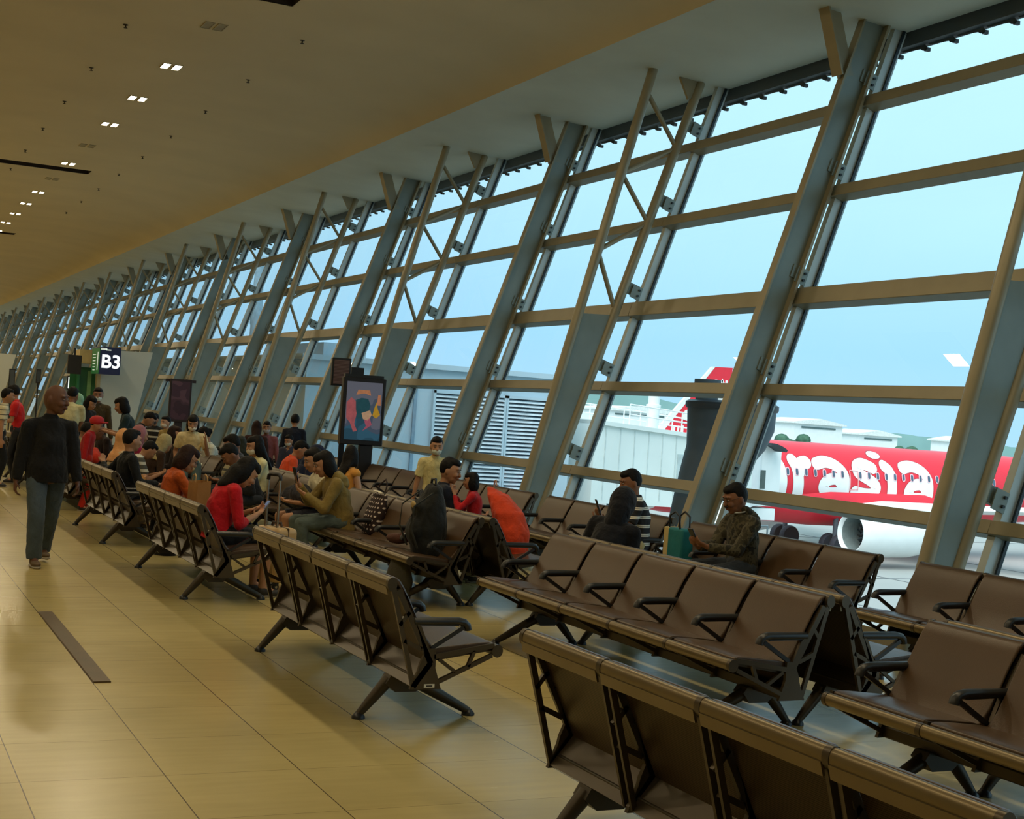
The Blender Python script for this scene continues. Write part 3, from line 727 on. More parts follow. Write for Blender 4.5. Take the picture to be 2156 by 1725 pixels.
for i, (xa, xb, y0) in enumerate(((4.93, 5.01, 2.04), (4.95, 5.03, 6.12), (4.86, 4.94, 10.60), (4.86, 4.94, 15.0), (4.86, 4.94, 19.4), (4.86, 4.94, 23.8))):
    nm = ['in the right foreground, two brown seats showing', 'with five empty brown seats across the middle', 'holding the polka dot tote and black backpack', 'under the woman in white and the boy in orange', 'in the crowd behind the girl in cream', 'deep in the crowd below the gate sign'][i]
    bench(5, xa, y0, -1, 'bench facing the aisle ' + nm, gb)
    nm2 = ['beyond the right edge of the picture', 'with the black hooded person on its far seat', 'with the orange covered bag and the man with a child', 'facing the glass under the boy in orange', 'facing the glass in the crowd behind the girl in cream', 'facing the glass deep in the crowd below the gate sign'][i]
    bench(5, xb, y0, 1, 'bench ' + ('facing the windows ' if i < 3 else '') + nm2, gb)
for y0, lb in ((5.34, 'window bench at the right edge, its seats empty'), (8.41, 'window bench with the man in the camouflage hooded jacket'), (11.38, 'window bench with the man in the striped shirt'), (14.35, 'dark window bench behind the orange covered bag'), (17.3, 'window bench right of the poster post'), (20.3, 'window bench under the two children at the glass'), (23.3, 'window bench near the purple poster'), (26.3, 'window bench beyond the purple poster')):
    bench(4, 7.25, y0, -1, lb, gc)

# ------------------------------------------------------------------ travellers
NEAR = .0075
A = person('bald heavy man in black jacket and blue jeans walking along the aisle', (1.69, 13.3, 0), -84, 1.60, 'stand', 'dark', (16, 16, 18), (66, 78, 88), (96, 78, 58), 'bald', lean=1, fat=1.55, head=(48, 4), hs=1.2, lw=1.18,
           sh=.80, hl=(.10, .27, .70), hr=(.02, -.29, .66), fl=(-.30, .085, .10), fr=(.16, -.10, .085), vox=NEAR, hem=-.24, curl=.7, fdl=(.15, 0, -1), fdr=(.1, 0, -1))
B = person('woman in orange top and glasses looking at her phone, bob hair', (2.80, 13.3, 0), 2, 1.56, 'sit', 'tan', (186, 82, 26), (30, 30, 34), hair='bob', haircol='brown', sleeve='three', lean=5, head=(-6, 28), glasses=True, hl=(.40, .05, .66), hr=(.41, -.06, .65), vox=NEAR, fdl=(1, -.1, .35), fdr=(1, .1, .35))
phone('dark phone held by the woman in orange', B['wr'] + V((.09, .05, .05)), (-.75, 0, .65))
Cc = person('woman in bright red top with dark wavy hair bent over her phone', (2.80, 11.42, 0), 6, 1.62, 'sit', 'tan', (190, 22, 34), (22, 22, 24), hair='wild', sleeve='three', lean=13, legs='short', head=(-8, 34), hl=(.34, .08, .70), hr=(.33, -.08, .68), vox=NEAR, fdl=(.8, -.5, .5), fdr=(.8, .5, .5), slouch=.04, fat=1.1)
phone('pale phone held by the woman in bright red', Cc['wr'] + V((.08, .06, .06)), (-.8, 0, .6), col=(120, 120, 130))
D = person('man in black shirt seen from behind, arm along the bench back', (2.86, 15.85, 0), 8, 1.62, 'sit', 'tan', (18, 20, 22), (24, 24, 28), hair='short', lean=-4, side=0, head=(10, 6), hl=(-.10, .52, .80), hr=(.30, -.20, .62), vox=.010)
E_ = person('woman in peach headscarf and cream blouse beside the man in black', (2.88, 16.85, 0), 14, 1.55, 'sit', 'tan', (206, 186, 150), (120, 104, 80), hijab=(222, 160, 104), lean=6, head=(20, 12), vox=.012)
K = person('person in khaki jacket with black bob raising a phone', (4.47, 13.05, 0), 176, 1.62, 'sit', 'tan', (132, 112, 60), (88, 100, 96), (60, 66, 76), hair='bob', lean=15, head=(0, 14), hl=(.42, .10, .76), hr=(.44, -.06, .84), vox=NEAR, fdl=(.8, -.3, .5), fdr=(.5, .1, 1), hem=-.30, fat=1.25)
phone('black phone raised by the person in khaki', K['wr'] + V((-.055, -.02, .10)), (.95, .1, .3))
neck_hood(K, MATS['cloth_132_112_60'])
W1 = person('person in white shirt and shorts hidden behind the khaki jacket', (4.50, 13.72, 0), 180, 1.6, 'sit', 'tan', (216, 208, 180), (40, 40, 50), hair='short', sleeve='short', legs='short', lean=6, head=(0, 18), hl=(.36, .07, .63), hr=(.36, -.07, .63), vox=.011)
W2 = person('long haired woman in cream top and white mask on the middle bench', (4.54, 16.35, 0), 180, 1.62, 'sit', 'tan', (226, 216, 166), (44, 46, 56), hair='long', sleeve='three', lean=2, head=(6, 10), mask=(232, 224, 204), hl=(.36, .05, .66), hr=(.36, -.06, .66), vox=.011)
W3 = person('black haired youth in black leaning forward before the woman in cream', (4.30, 15.65, 0), 182, 1.62, 'sit', 'brown', (26, 26, 30), (50, 54, 62), hair='short', lean=26, head=(0, 30), vox=.012)
W4 = person('dark haired man with bare forehead behind the leaning youth', (4.50, 16.98, 0), 178, 1.62, 'sit', 'brown', (58, 60, 66), (44, 48, 58), hair='short', lean=8, head=(-8, 22), vox=.013)
O1 = person('boy in orange red shirt with cropped black hair, head bowed', (5.24, 17.95, 0), -4, 1.55, 'sit', 'tan', (226, 84, 46), (40, 44, 60), hair='short', sleeve='short', lean=16, head=(-16, 26), vox=.010)
O2 = person('person in navy hooded top slumped by the boy in orange', (5.22, 17.25, 0), -2, 1.50, 'sit', 'tan', (22, 30, 58), (40, 42, 50), hair='hood', lean=22, head=(0, 24), vox=.012)
O3 = person('long black haired woman with bare shoulders below the blue poster', (5.24, 15.35, 0), 14, 1.56, 'sit', 'light', (214, 150, 70), (40, 42, 52), hair='long', sleeve='none', lean=4, head=(60, 14), vox=.010)
O4 = person('masked dark haired child peering behind the boy in orange', (5.95, 20.0, 0), -100, 1.14, 'stand', 'tan', (60, 62, 80), (44, 46, 56), hair='short', lean=2, head=(-40, 14), mask=(210, 210, 206), vox=.013)
N1 = person('man in navy tee seen from behind, turned to the child in red', (5.22, 12.58, 0), -8, 1.62, 'sit', 'tan', (20, 26, 42), (170, 158, 134), hair='short', sleeve='short', lean=8, head=(-30, 8), hl=(.36, .08, .68), hr=(.42, -.16, .66), vox=NEAR, fat=1.1)
N2 = person('small child in bright red hooded top with black hair', (5.56, 12.28, 0), 152, 1.12, 'sit', 'tan', (178, 26, 34), (60, 30, 34), hair='bob', lean=2, head=(0, 2), seat=.56, hl=(.22, .08, .86), hr=(.22, -.06, .84), vox=.009, fl=(.20, .06, .36), fr=(.20, -.06, .36))
N3 = person('masked boy in cream shirt standing by the plate column', (5.82, 14.05, 0), -110, 1.36, 'stand', 'tan', (220, 206, 150), (60, 66, 80), hair='short', sleeve='short', head=(4, 6), mask=(214, 220, 214), vox=.010)
H1 = person('person in black hooded top hunched with back to the viewer', (5.26, 9.30, 0), 30, 1.56, 'sit', 'brown', (20, 22, 30), (26, 28, 36), hair='hood', lean=16, side=-8, head=(16, 16), hl=(.30, .12, .66), hr=(.34, -.04, .62), vox=NEAR, fat=1.2, fl=(.50, .30, .30), fr=(.42, -.05, .10))
S1 = person('man in black and white striped shirt with cropped hair, turned away', (6.95, 11.52, 0), 158, 1.66, 'sit', 'brown', (30, 30, 34), (186, 170, 124), (40, 36, 34), hair='short', sleeve='short', lean=4, head=(14, 12), vox=NEAR, fat=1.15, hl=(.38, .16, .72), hr=(.36, -.05, .74), fl=(.62, .18, .34), fr=(.40, -.08, .085),
           topmat=stripe_mat('striped_shirt', rgb(26, 26, 30), rgb(226, 220, 206), .085, .34, 'Z', .85, .018))
phone('black phone held up by the man in the striped shirt', S1['wl'] + V((-.06, .02, .13)), (.9, -.3, .35))
C1 = person('moustached man in camouflage hooded jacket reading his phone', (6.96, 9.80, 0), 180, 1.66, 'sit', 'brown', (70, 64, 50), (54, 60, 68), (44, 42, 44), hair='short', lean=3, head=(-4, 18), glasses=True, beard=True, vox=.0065, fat=1.12, hl=(.43, .07, .68), hr=(.44, -.05, .67), fdl=(.9, -.2, .5), fdr=(.9, .2, .5), fl=(.66, .12, .10), fr=(.60, -.12, .10))
_n = C1['N']; obj('necklace', MB().tube([_n + C1['up'] * (.035 + .02 * math.cos(a)) + V((-.075 * math.cos(a) + .01, .075 * math.sin(a), 0)) for a in [2 * PI * i / 20 for i in range(21)]], .006, 6), mat('neck_white', rgb(190, 190, 190), .6), C1['root'], 180)
neck_hood(C1, MATS['cloth_70_64_50'])
phone('dark phone in both hands of the camouflage man', (C1['wl'] + C1['wr']) / 2 + V((-.10, 0, .085)), (.85, 0, .5))
# camouflage blotches on that jacket
_m = MATS['cloth_70_64_50']; _nt = _m.node_tree; _r = [n for n in _nt.nodes if n.type == 'VALTORGB'][0]; _r.color_ramp.interpolation = 'CONSTANT'
_r.color_ramp.elements[0].position = 0; _r.color_ramp.elements[0].color = rgb(58, 54, 40); _r.color_ramp.elements[1].position = .46; _r.color_ramp.elements[1].color = rgb(84, 78, 60)
_e = _r.color_ramp.elements.new(.56); _e.color = rgb(44, 42, 34)
[n for n in _nt.nodes if n.type == 'TEX_NOISE'][0].inputs['Scale'].default_value = 14
# further back
F1 = person('girl in cream tee and white mask standing with one hand raised', (4.02, 17.9, 0), -98, 1.38, 'stand', 'tan', (226, 206, 158), (88, 108, 108), hair='bob', sleeve='short', head=(-6, 16), mask=(240, 226, 206), hl=(.22, .16, 1.06), hr=(.05, -.18, .74), vox=.010, fdl=(0, 0, 1), curl=.3)
F2 = person('woman with black bob in dark green tee standing with a phone', (3.70, 20.5, 0), 168, 1.53, 'stand', 'tan', (34, 52, 56), (36, 38, 46), hair='bob', sleeve='short', head=(0, 16), hl=(.34, .12, 1.04), hr=(.34, -.02, 1.06), vox=.011)
phone('phone held by the woman with the dark green tee', F2['wr'] + V((-.08, .02, .06)), (.8, 0, .6))
F3 = person('masked man in brown shirt standing before the white gate partition', (3.78, 24, 0), -100, 1.63, 'stand', 'brown', (74, 60, 36), (40, 40, 44), hair='short', mask=(220, 228, 224), vox=.012)
F4 = person('dark haired woman bending beside the man in brown', (3.46, 23.4, 0), -60, 1.52, 'stand', 'tan', (40, 34, 34), (30, 30, 34), hair='bob', lean=12, head=(10, 20), vox=.013)
F5 = person('woman in pale green headscarf behind the cream polo', (3.76, 25.6, 0), 180, 1.50, 'stand', 'tan', (120, 150, 130), (60, 60, 66), hijab=(140, 182, 150), vox=.013)
F6 = person('man in cream polo seen from behind, black hair', (3.12, 22.4, 0), 76, 1.62, 'stand', 'brown', (206, 196, 150), (28, 32, 44), hair='short', sleeve='short', head=(-20, 14), vox=.011, hl=(.30, .14, .95), hr=(.32, -.12, .96))
F7 = person('masked man in red tee with dark hair at the left', (2.55, 24, 0), 170, 1.58, 'stand', 'tan', (206, 36, 40), (40, 42, 50), hair='short', sleeve='short', head=(-20, 6), mask=(150, 150, 144), hl=(.33, .16, 1.02), hr=(.34, -.14, 1.0), vox=.012)
F8 = person('person in white striped shirt cut by the left edge', (2.16, 23, 0), 0, 1.52, 'stand', 'tan', (214, 206, 180), (26, 28, 34), hair='short', sleeve='short', vox=.013, topmat=stripe_mat('left_stripes', rgb(216, 208, 178), rgb(70, 70, 66), .075, .16, 'Z', .85))
F9 = person('child in red cap and shirt low beside the cream polo', (2.92, 19.2, 0), -20, 1.25, 'stand', 'tan', (170, 30, 34), (190, 44, 30), hair='short', vox=.013, head=(0, 20))
t_ = MB(); t_.ell(F9['C'] + V((0, 0, .05)), (.098, .09, .07)); t_.ell(F9['C'] + V((.08, -.03, .03)), (.07, .06, .012)); cp = obj('cap', t_, mat('cap_red', rgb(186, 28, 36), .7), None, 180); cp.parent = F9['root']; cp.matrix_parent_inverse = F9['M'].inverted()
G1 = person('person with beige trousers and strap bag seated beyond the peach headscarf', (2.86, 20.2, 0), 10, 1.56, 'sit', 'brown', (150, 134, 96), (150, 134, 96), hair='short', lean=14, head=(0, 20), vox=.013)
G2 = person('woman in beige headscarf and brown dress bent over her lap', (3.52, 18.35, 0), 20, 1.54, 'sit', 'tan', (62, 44, 32), (62, 44, 32), hijab=(176, 160, 116), lean=22, head=(0, 30), vox=.012, seat=.44)
G3 = person('woman in dusty pink headscarf and magenta bag strap', (3.44, 18.9, 0), 10, 1.56, 'sit', 'tan', (150, 40, 78), (90, 60, 66), hijab=(170, 110, 116), lean=4, head=(0, 14), vox=.012)
G4 = person('person with very long dark brown hair seen from behind', (4.22, 19.75, 0), 184, 1.56, 'sit', 'tan', (40, 30, 28), (40, 34, 34), hair='long', haircol='brown', lean=2, head=(150, 4), vox=.012)
G5 = person('black haired person bending near the tall purple poster', (3.80, 21.0, 0), -20, 1.40, 'stand', 'tan', (30, 32, 34), (40, 42, 48), hair='short', lean=24, head=(0, 30), vox=.013)
G6 = person('masked child with black and white stripes below the purple poster', (4.58, 23, 0), -130, 1.28, 'stand', 'tan', (40, 40, 44), (40, 42, 48), hair='short', mask=(60, 60, 64), vox=.013, topmat=stripe_mat('kid_stripes', rgb(34, 34, 38), rgb(206, 206, 202), .10, .3, 'Z', .85))
G7 = person('child in mustard top and white mask under the purple poster', (4.5, 21.6, 0), -150, 1.27, 'stand', 'light', (176, 150, 88), (60, 60, 66), hair='short', mask=(244, 226, 206), vox=.013)
G8 = person('person in tee with green and white sleeve bands bent forward', (3.2, 18.0, 0), 4, 1.50, 'sit', 'tan', (70, 70, 66), (60, 50, 46), hair='short', sleeve='short', lean=26, head=(0, 30), hl=(.45, .05, .60), hr=(.45, -.08, .60), vox=.012, seat=.40, topmat=stripe_mat('band_sleeve', rgb(84, 84, 78), rgb(206, 206, 196), .09, .4, 'Z', .85))
G9 = person('girl in white shirt with dark bun behind the girl in cream', (4.92, 20.4, 0), 182, 1.60, 'sit', 'tan', (216, 218, 206), (30, 30, 36), hair='bun', sleeve='long', lean=6, head=(-10, 24), vox=.012)
I1 = person('boy in dark navy top standing at the glass, seen from behind', (6.72, 22.4, 0), 70, 1.42, 'stand', 'tan', (22, 26, 40), (40, 42, 50), hair='short', vox=.012, collar=None)
I2 = person('child with long brown hair seen from behind near the windows', (5.62, 20.7, 0), 74, 1.30, 'stand', 'tan', (60, 34, 30), (40, 42, 50), hair='long', haircol='brown', vox=.012)
I3 = person('masked boy standing beside the long haired child near the windows', (5.84, 20.9, 0), -110, 1.30, 'stand', 'tan', (150, 90, 96), (40, 42, 50), hair='short', mask=(190, 186, 190), vox=.012)

# ------------------------------------------------------------------ bags and luggage
def soft(name, label, cat, loc, prims, m_, rz=0, wr=.008, vox=.012, wf=9, group=None):
    t = thing(name, label, cat, loc, math.radians(rz), group); mb = MB(); prims(mb); obj('body', bake(mb, vox, 3, .5, wr, wf, loc[1]), m_, t, 180); return t
ax, ay, az = V((1, 0, 0)), V((0, 1, 0)), V((0, 0, 1))
# cabin suitcase with raised handle
sc = thing('suitcase', 'beige hard shell cabin suitcase with raised chrome handle and black grip', 'suitcase', (3.48, 11.92, 0), math.radians(20))
M_case = mat('case_beige', rgb(196, 164, 116), .42, 0, .5, .05, 3); M_chrome = mat('chrome_tube', rgb(196, 190, 176), .25, .9)
mb = MB(); mb.box((0, 0, .30), (.22, .36, .48)); obj('shell', mb, M_case, sc, 30, .045, 5)
mb = MB()
for k_ in range(5): mb.box((.0, -.13 + .065 * k_, .30), (.234, .012, .40))
obj('shell_rib', mb, mat('case_rib', rgb(176, 144, 98), .45), sc, 30, .004)
obj('zip_band', MB().box((0, 0, .30), (.012, .366, .487)), mat('case_band', rgb(60, 44, 30), .6), sc, 30, .04)
for s_ in (-1, 1):
    mb = MB(); mb.tube([(-.06, s_ * .085, .53), (-.06, s_ * .085, .97)], .010, 8); obj('handle_tube', mb, M_chrome, sc, 60)
    mb = MB(); mb.tube([(-.06, s_ * .085, .53), (-.06, s_ * .085, .75)], .013, 8); obj('handle_sleeve', mb, M_chrome, sc, 60)
mb = MB(); mb.tube([(-.06, -.09, .95), (-.06, -.085, .985), (-.06, -.06, 1.0), (-.06, .06, 1.0), (-.06, .085, .985), (-.06, .09, .95)], .017, 10); obj('grip', mb, M_black, sc, 60)
mb = MB(); mb.tube([(0, -.07, .545), (0, -.06, .575), (0, .06, .575), (0, .07, .545)], .012, 8); obj('top_handle', mb, mat('case_band', rgb(60, 44, 30)), sc, 60)
for xx in (-.07, .07):
    for s_ in (-1, 1):
        mb = MB(); mb.tube([(xx, s_ * .135 - .012, .028), (xx, s_ * .135 + .012, .028)], .028, 16); wl_ = obj('wheel', mb, M_black, sc, 40)
        mb = MB(); mb.tube([(xx, s_ * .135 - .014, .028), (xx, s_ * .135 + .014, .028)], .013, 12); obj('hub', mb, M_chrome, wl_, 40)
        mb = MB(); mb.box((xx, s_ * .135, .052), (.04, .044, .03)); obj('caster', mb, M_black, sc, 30, .006)
# brown bag tucked on the seat next to the suitcase
def strap(t, pts, r=.012, m_=None, nm='strap', ry=None): mb = MB(); return obj(nm, mb.tube(pts, r, 8, ry), m_ or M_black, t, 60)
pb = thing('paper_bag', 'brown paper carrier bag standing on the seat between orange and red tops', 'bag', (2.84, 12.2, .455), math.radians(4))
mb = MB(); v0 = [(-.07, -.13, 0), (.07, -.13, 0), (.07, .13, 0), (-.07, .13, 0)]; v1 = [(-.06, -.15, .43), (.055, -.145, .45), (.06, .145, .44), (-.055, .15, .43)]
mb.add(v0 + v1, [(3, 2, 1, 0)] + [(i, (i + 1) % 4, 4 + (i + 1) % 4, 4 + i) for i in range(4)]); bo = obj('bag', mb, mat('kraft_paper', rgb(168, 116, 58), .75, bump=.3, bscale=9), pb, None)
bo.modifiers.new('solid', 'SOLIDIFY').thickness = .003
for s_ in (-1, 1): strap(pb, [(s_ * .055, -.05, .42), (s_ * .05, -.045, .48), (s_ * .045, 0, .50), (s_ * .05, .045, .48), (s_ * .055, .05, .42)], .006, mat('kraft_handle', rgb(190, 150, 96), .7), 'handle')
# polka dot tote
pd = soft('tote_bag', 'dark brown polka dot tote leaning on the seat back by the khaki jacket', 'bag', (4.64, 12.66, .46), lambda m_: m_.loft([(V((0, 0, .02)), ax, ay, .09, .17), (V((.02, 0, .14)), ax, ay, .095, .185), (V((.05, 0, .30)), ax, ay, .045, .20), (V((.06, 0, .36)), ax, ay, .02, .20)], 20, (True, False)), dot_mat('polka_cloth', rgb(44, 26, 26), rgb(214, 200, 192), .048, .042, .22))
strap(pd, [(.06, -.11, .34), (.09, -.09, .46), (.10, -.02, .50), (.07, .06, .44), (.06, .10, .34)], .008, mat('polka_strap', rgb(44, 26, 26), .8), 'handle')
mb = MB(); mb.loft([(V((.03, -.08, .375)), ax, ay, .02, .02), (V((.03, .06, .385)), ax, ay, .025, .03)], 10); obj('tissue', mb, mat('tissue_white', rgb(220, 210, 190), .8), pd, 180)
# black rucksack
def ruck(m_):
    m_.loft([(V((0, 0, .03)), ax, ay, .15, .17), (V((0, 0, .20)), ax, ay, .16, .18), (V((0, 0, .38)), ax, ay, .13, .165), (V((.02, 0, .50)), ax, ay, .08, .12)], 20); m_.ell((-.13, 0, .17), (.07, .13, .13)); m_.ell((-.11, 0, .36), (.05, .11, .08))
rk = soft('backpack', 'bulky black rucksack standing on the near seat of the middle bench', 'backpack', (4.54, 11.0, .46), ruck, cloth((30, 32, 32)), 0, .010)
for s_ in (-1, 1): strap(rk, [(-.04, s_ * .15, .50), (-.20, s_ * .14, .38), (-.215, s_ * .13, .2), (-.14, s_ * .12, .03)], .013, mat('ruck_strap', rgb(52, 54, 52), .8), 'strap', .006)
strap(rk, [(.02, -.05, .56), (.02, -.04, .61), (.02, .04, .61), (.02, .05, .56)], .012, None, 'grab_handle')
mb = MB(); mb.ell((-.165, -.03, .39), (.014, .05, .03)); obj('badge', mb, mat('badge_tan', rgb(176, 150, 96), .6), rk, 180)
cap_ = soft('baseball_cap', 'black cap hanging on the top of the rucksack', 'cap', (4.62, 11.30, .86), lambda m_: (m_.ell((0, 0, 0), (.07, .08, .05)), m_.ell((-.02, .10, -.015), (.06, .07, .012))), cloth((24, 26, 34)), 0, .002, .009)
# grey rucksack on the floor
gr_ = soft('backpack', 'grey and navy day pack on the floor below the middle bench', 'backpack', (4.32, 11.05, 0), lambda m_: (m_.loft([(V((0, 0, .05)), ax, ay, .10, .15), (V((0, 0, .2)), ax, ay, .11, .155), (V((0, 0, .34)), ax, ay, .07, .12)], 18), m_.ell((-.09, 0, .14), (.05, .11, .10))), cloth((74, 72, 64)), 10, .006)
mb = MB(); mb.ell((-.075, 0, .09), (.07, .13, .055)); obj('front_pocket', mb, cloth((34, 42, 78)), gr_, 180)
strap(gr_, [(.03, -.06, .34), (.06, -.05, .44), (.06, .03, .45), (.03, .05, .34)], .010, mat('daypack_strap', rgb(90, 84, 70), .8), 'handle')
st_ = soft('shoe_pair', 'brown leather slip on shoe hanging with the black rucksack', 'shoe', (4.40, 11.35, .52), lambda m_: (m_.ell((0, 0, 0), (.05, .13, .045)), m_.ell((.0, -.07, .02), (.042, .05, .05))), cloth((84, 52, 42)), 30, .002, .009)
# orange rain cover
oc = soft('covered_rucksack', 'tall rucksack in a bright orange rain cover on the far facing seat', 'backpack', (5.36, 11.2, .455), lambda m_: m_.loft([(V((.06, -.06, .03)), ax, ay, .14, .14), (V((.06, -.03, .16)), ax, ay, .16, .16), (V((.04, .06, .34)), ax, ay, .15, .16), (V((0, .20, .48)), ax, ay, .10, .11), (V((-.02, .28, .52)), ax, ay, .05, .06)], 20), cloth((206, 66, 32)), 0, .014, .012, 7)
strap(oc, [(-.02, .20, .56), (-.02, .22, .61), (-.02, .25, .60), (-.02, .25, .55)], .008, mat('cover_cord', rgb(190, 150, 130), .8), 'cord')
# teal tote by the camouflage man
tt = thing('shopping_tote', 'teal and cream shopping tote with black handles beside the camouflage man', 'bag', (6.88, 10.72, .455))
mb = MB(); mb.box((0, 0, .15), (.13, .30, .28)); to = obj('bag', mb, mat('teal_bag', rgb(16, 112, 118), .7, bump=.3, bscale=12), tt, 30, .02, 3)
mb = MB(); mb.box((0, .115, .15), (.137, .08, .285)); obj('side_panel', mb, mat('cream_panel', rgb(196, 176, 120), .7), to, 30, .01)
for s_ in (-1, 1): strap(tt, [(s_ * .05, -.09, .28), (s_ * .055, -.08, .40), (s_ * .05, 0, .44), (s_ * .055, .08, .40), (s_ * .05, .09, .28)], .009, M_black, 'handle')
# more bags among the crowd
soft('duffel_bag', 'dark navy bag lying on the seat beyond the bare knees', 'bag', (4.60, 14.15 + .95, .46), lambda m_: (m_.loft([(V((0, -.22, .10)), ax, az, .12, .10), (V((0, 0, .13)), ax, az, .16, .135), (V((0, .22, .10)), ax, az, .12, .10)], 16)), cloth((30, 28, 36)))
soft('handbag', 'small black bag on the lap of the bare kneed person', 'bag', (4.26, 13.75, .60), lambda m_: m_.loft([(V((0, -.15, .08)), ax, az, .08, .07), (V((0, .05, .11)), ax, az, .12, .11), (V((0, .2, .08)), ax, az, .08, .07)], 14), cloth((34, 32, 42)))
soft('backpack', 'black backpack slumped on the floor behind the aisle bench', 'backpack', (3.02, 14.3, 0), lambda m_: m_.loft([(V((0, 0, .05)), ax, ay, .13, .17), (V((0, 0, .22)), ax, ay, .14, .17), (V((0, .02, .42)), ax, ay, .09, .13)], 18), cloth((20, 20, 22)))
soft('backpack', 'dark green rucksack piled on the far bench', 'backpack', (4.66, 17.92, .80), lambda m_: m_.loft([(V((0, 0, .0)), ax, ay, .13, .20), (V((0, 0, .16)), ax, ay, .14, .21), (V((0, 0, .28)), ax, ay, .08, .13)], 18), cloth((34, 38, 30)))
soft('backpack', 'cream striped rucksack leaning below the dark green one', 'backpack', (4.56, 17.86, .455), lambda m_: m_.loft([(V((0, 0, .05)), ax, ay, .12, .18), (V((0, 0, .22)), ax, ay, .13, .18), (V((.02, 0, .38)), ax, ay, .08, .13)], 18), stripe_mat('cream_ruck', rgb(168, 158, 124), rgb(60, 60, 52), .12, .25))
soft('handbag', 'tan leather handbag on the seat by the peach headscarf', 'bag', (3.1, 16.3, .455), lambda m_: m_.loft([(V((0, -.14, .09)), ax, az, .06, .08), (V((0, 0, .12)), ax, az, .08, .12), (V((0, .14, .09)), ax, az, .06, .08)], 14), cloth((176, 118, 44)))
soft('bag', 'bright red bag on the lap near the cream polo', 'bag', (3.16, 20.1, .58), lambda m_: m_.loft([(V((0, -.14, .09)), ax, az, .08, .08), (V((0, 0, .12)), ax, az, .10, .12), (V((0, .14, .09)), ax, az, .08, .08)], 14), cloth((196, 50, 28)))
X1 = person('masked person with dark hair sitting low below the woman in dark green tee', (3.62, 21.6, 0), 190, 1.56, 'sit', 'brown', (52, 40, 38), (40, 38, 44), hair='short', lean=12, head=(0, 18), mask=(206, 200, 194), vox=.013)
X2 = person('person in dark red top with black hair sitting right of the red cap', (3.06, 21.0, 0), 0, 1.54, 'sit', 'brown', (96, 30, 34), (40, 36, 40), hair='short', sleeve='short', lean=20, head=(0, 26), vox=.013)

# ------------------------------------------------------------------ outside
AP = -4.2
M_white = mat('white_paint', rgb(238, 242, 240), 0.45, 0, 0.5, 0.03, 2)
M_red = mat('airline_red', rgb(226, 36, 56), 0.35, 0, 0.5, 0.04, 2)
M_rubber = mat('tyre_rubber', rgb(40, 44, 54), 0.8)
o = obj('ground', MB().add([(8.2, -150, AP), (900, -150, AP), (900, 900, AP), (8.2, 900, AP)], [(0, 1, 2, 3)]), mat('apron_concrete', rgb(168, 170, 166), 0.9, 0, 0.2, 0.10, 0.12), None, None)
tag(o, 'pale concrete apron outside the windows', 'apron', kind='structure')
m = MB()
for xx, w in ((26, .12), (33, .10), (41, .10), (52, .12)): m.box((xx, 40, AP + .01), (w, 110, .01))
for yy in (18, 27, 47, 66): m.box((40, yy, AP + .012), (70, .10, .01))
o = obj('marking', m, mat('apron_joint', rgb(120, 126, 128), 0.9), None, None); tag(o, 'dark joint lines across the pale apron', 'apron marking', kind='structure')

YF, ZF, RF, RZ = 57.0, -0.52, 1.92, 1.92
air = thing('airliner', 'large red airliner with white rounded lettering and a white engine', 'airplane', (44, YF, AP))
def apart(name, mb, m_, parent=None, smooth=40, bevel=0.0):
    o = obj(name, mb, m_, None, smooth, bevel); o.parent = parent or air
    if parent is None: o.matrix_parent_inverse = Matrix.Translation(-V((44, YF, AP)))
    return o
def fring(x, r, dz=0.0): return (V((x, YF, ZF + dz)), V((0, 1, 0)), V((0, 0, 1)), r, r)
apart('fuselage', MB().loft([fring(34.6, 1.72, -.05), fring(35.6, 1.88, -.02), fring(37, RF), fring(55, RF), fring(59, 1.75, .1), (V((64, YF, ZF + .55)), V((0, 1, 0)), V((0, 0, 1)), 1.1, 1.25), (V((68.5, YF, ZF + 1.0)), V((0, 1, 0)), V((0, 0, 1)), .35, .5)], 48, (True, True)), M_red, None, 60)
apart('nose', MB().loft([fring(30.9, .35, -.55), fring(31.6, .95, -.38), fring(32.8, 1.4, -.2), fring(34.6, 1.74, -.05)], 32), M_white, None, 60)
apart('belly_fairing', MB().loft([(V((x, YF, ZF - .95)), V((0, 1, 0)), V((0, 0, 1)), a, b_) for x, a, b_ in ((38.8, .7, .6), (41, 1.75, 1.15), (44, 2.05, 1.30), (50, 2.1, 1.32), (53.5, 1.5, .9), (55, .7, .6))], 28), M_red, None, 60)
# lettering strokes laid on the fuselage skin
def skin_y(z, off): return YF - math.sqrt(max((RF + off) ** 2 - (z - ZF) ** 2, .01))
def stroke(mb, pts, w0, w1=None, off=.02, n=14):
    w1 = w1 or w0; P_ = [V((p[0], p[1])) for p in pts]; q = []
    for i in range(len(P_) - 1):                                   # smooth path
        a, b_, c_, d_ = P_[max(i - 1, 0)], P_[i], P_[i + 1], P_[min(i + 2, len(P_) - 1)]
        for t in [k / n for k in range(n)]:
            q.append(0.5 * ((2 * b_) + (c_ - a) * t + (2 * a - 5 * b_ + 4 * c_ - d_) * t * t + (3 * b_ - a - 3 * c_ + d_) * t ** 3))
    q.append(P_[-1]); m_ = len(q); vs = []; fs = []
    for i, p in enumerate(q):
        d_ = (q[min(i + 1, m_ - 1)] - q[max(i - 1, 0)]).normalized(); nn = V((-d_.y, d_.x)); w = (w0 + (w1 - w0) * i / (m_ - 1)) / 2
        for k in range(5):
            e = p + nn * (w * (k - 2) / 2); vs.append((e.x, skin_y(e.y, off), e.y))
    for i in range(m_ - 1):
        for k in range(4): fs.append((i * 5 + k, i * 5 + k + 1, i * 5 + k + 6, i * 5 + k + 5))
    mb.add(vs, fs)
    for p, w in ((q[0], w0 / 2), (q[-1], w1 / 2)): disc(mb, p, w, w, off)
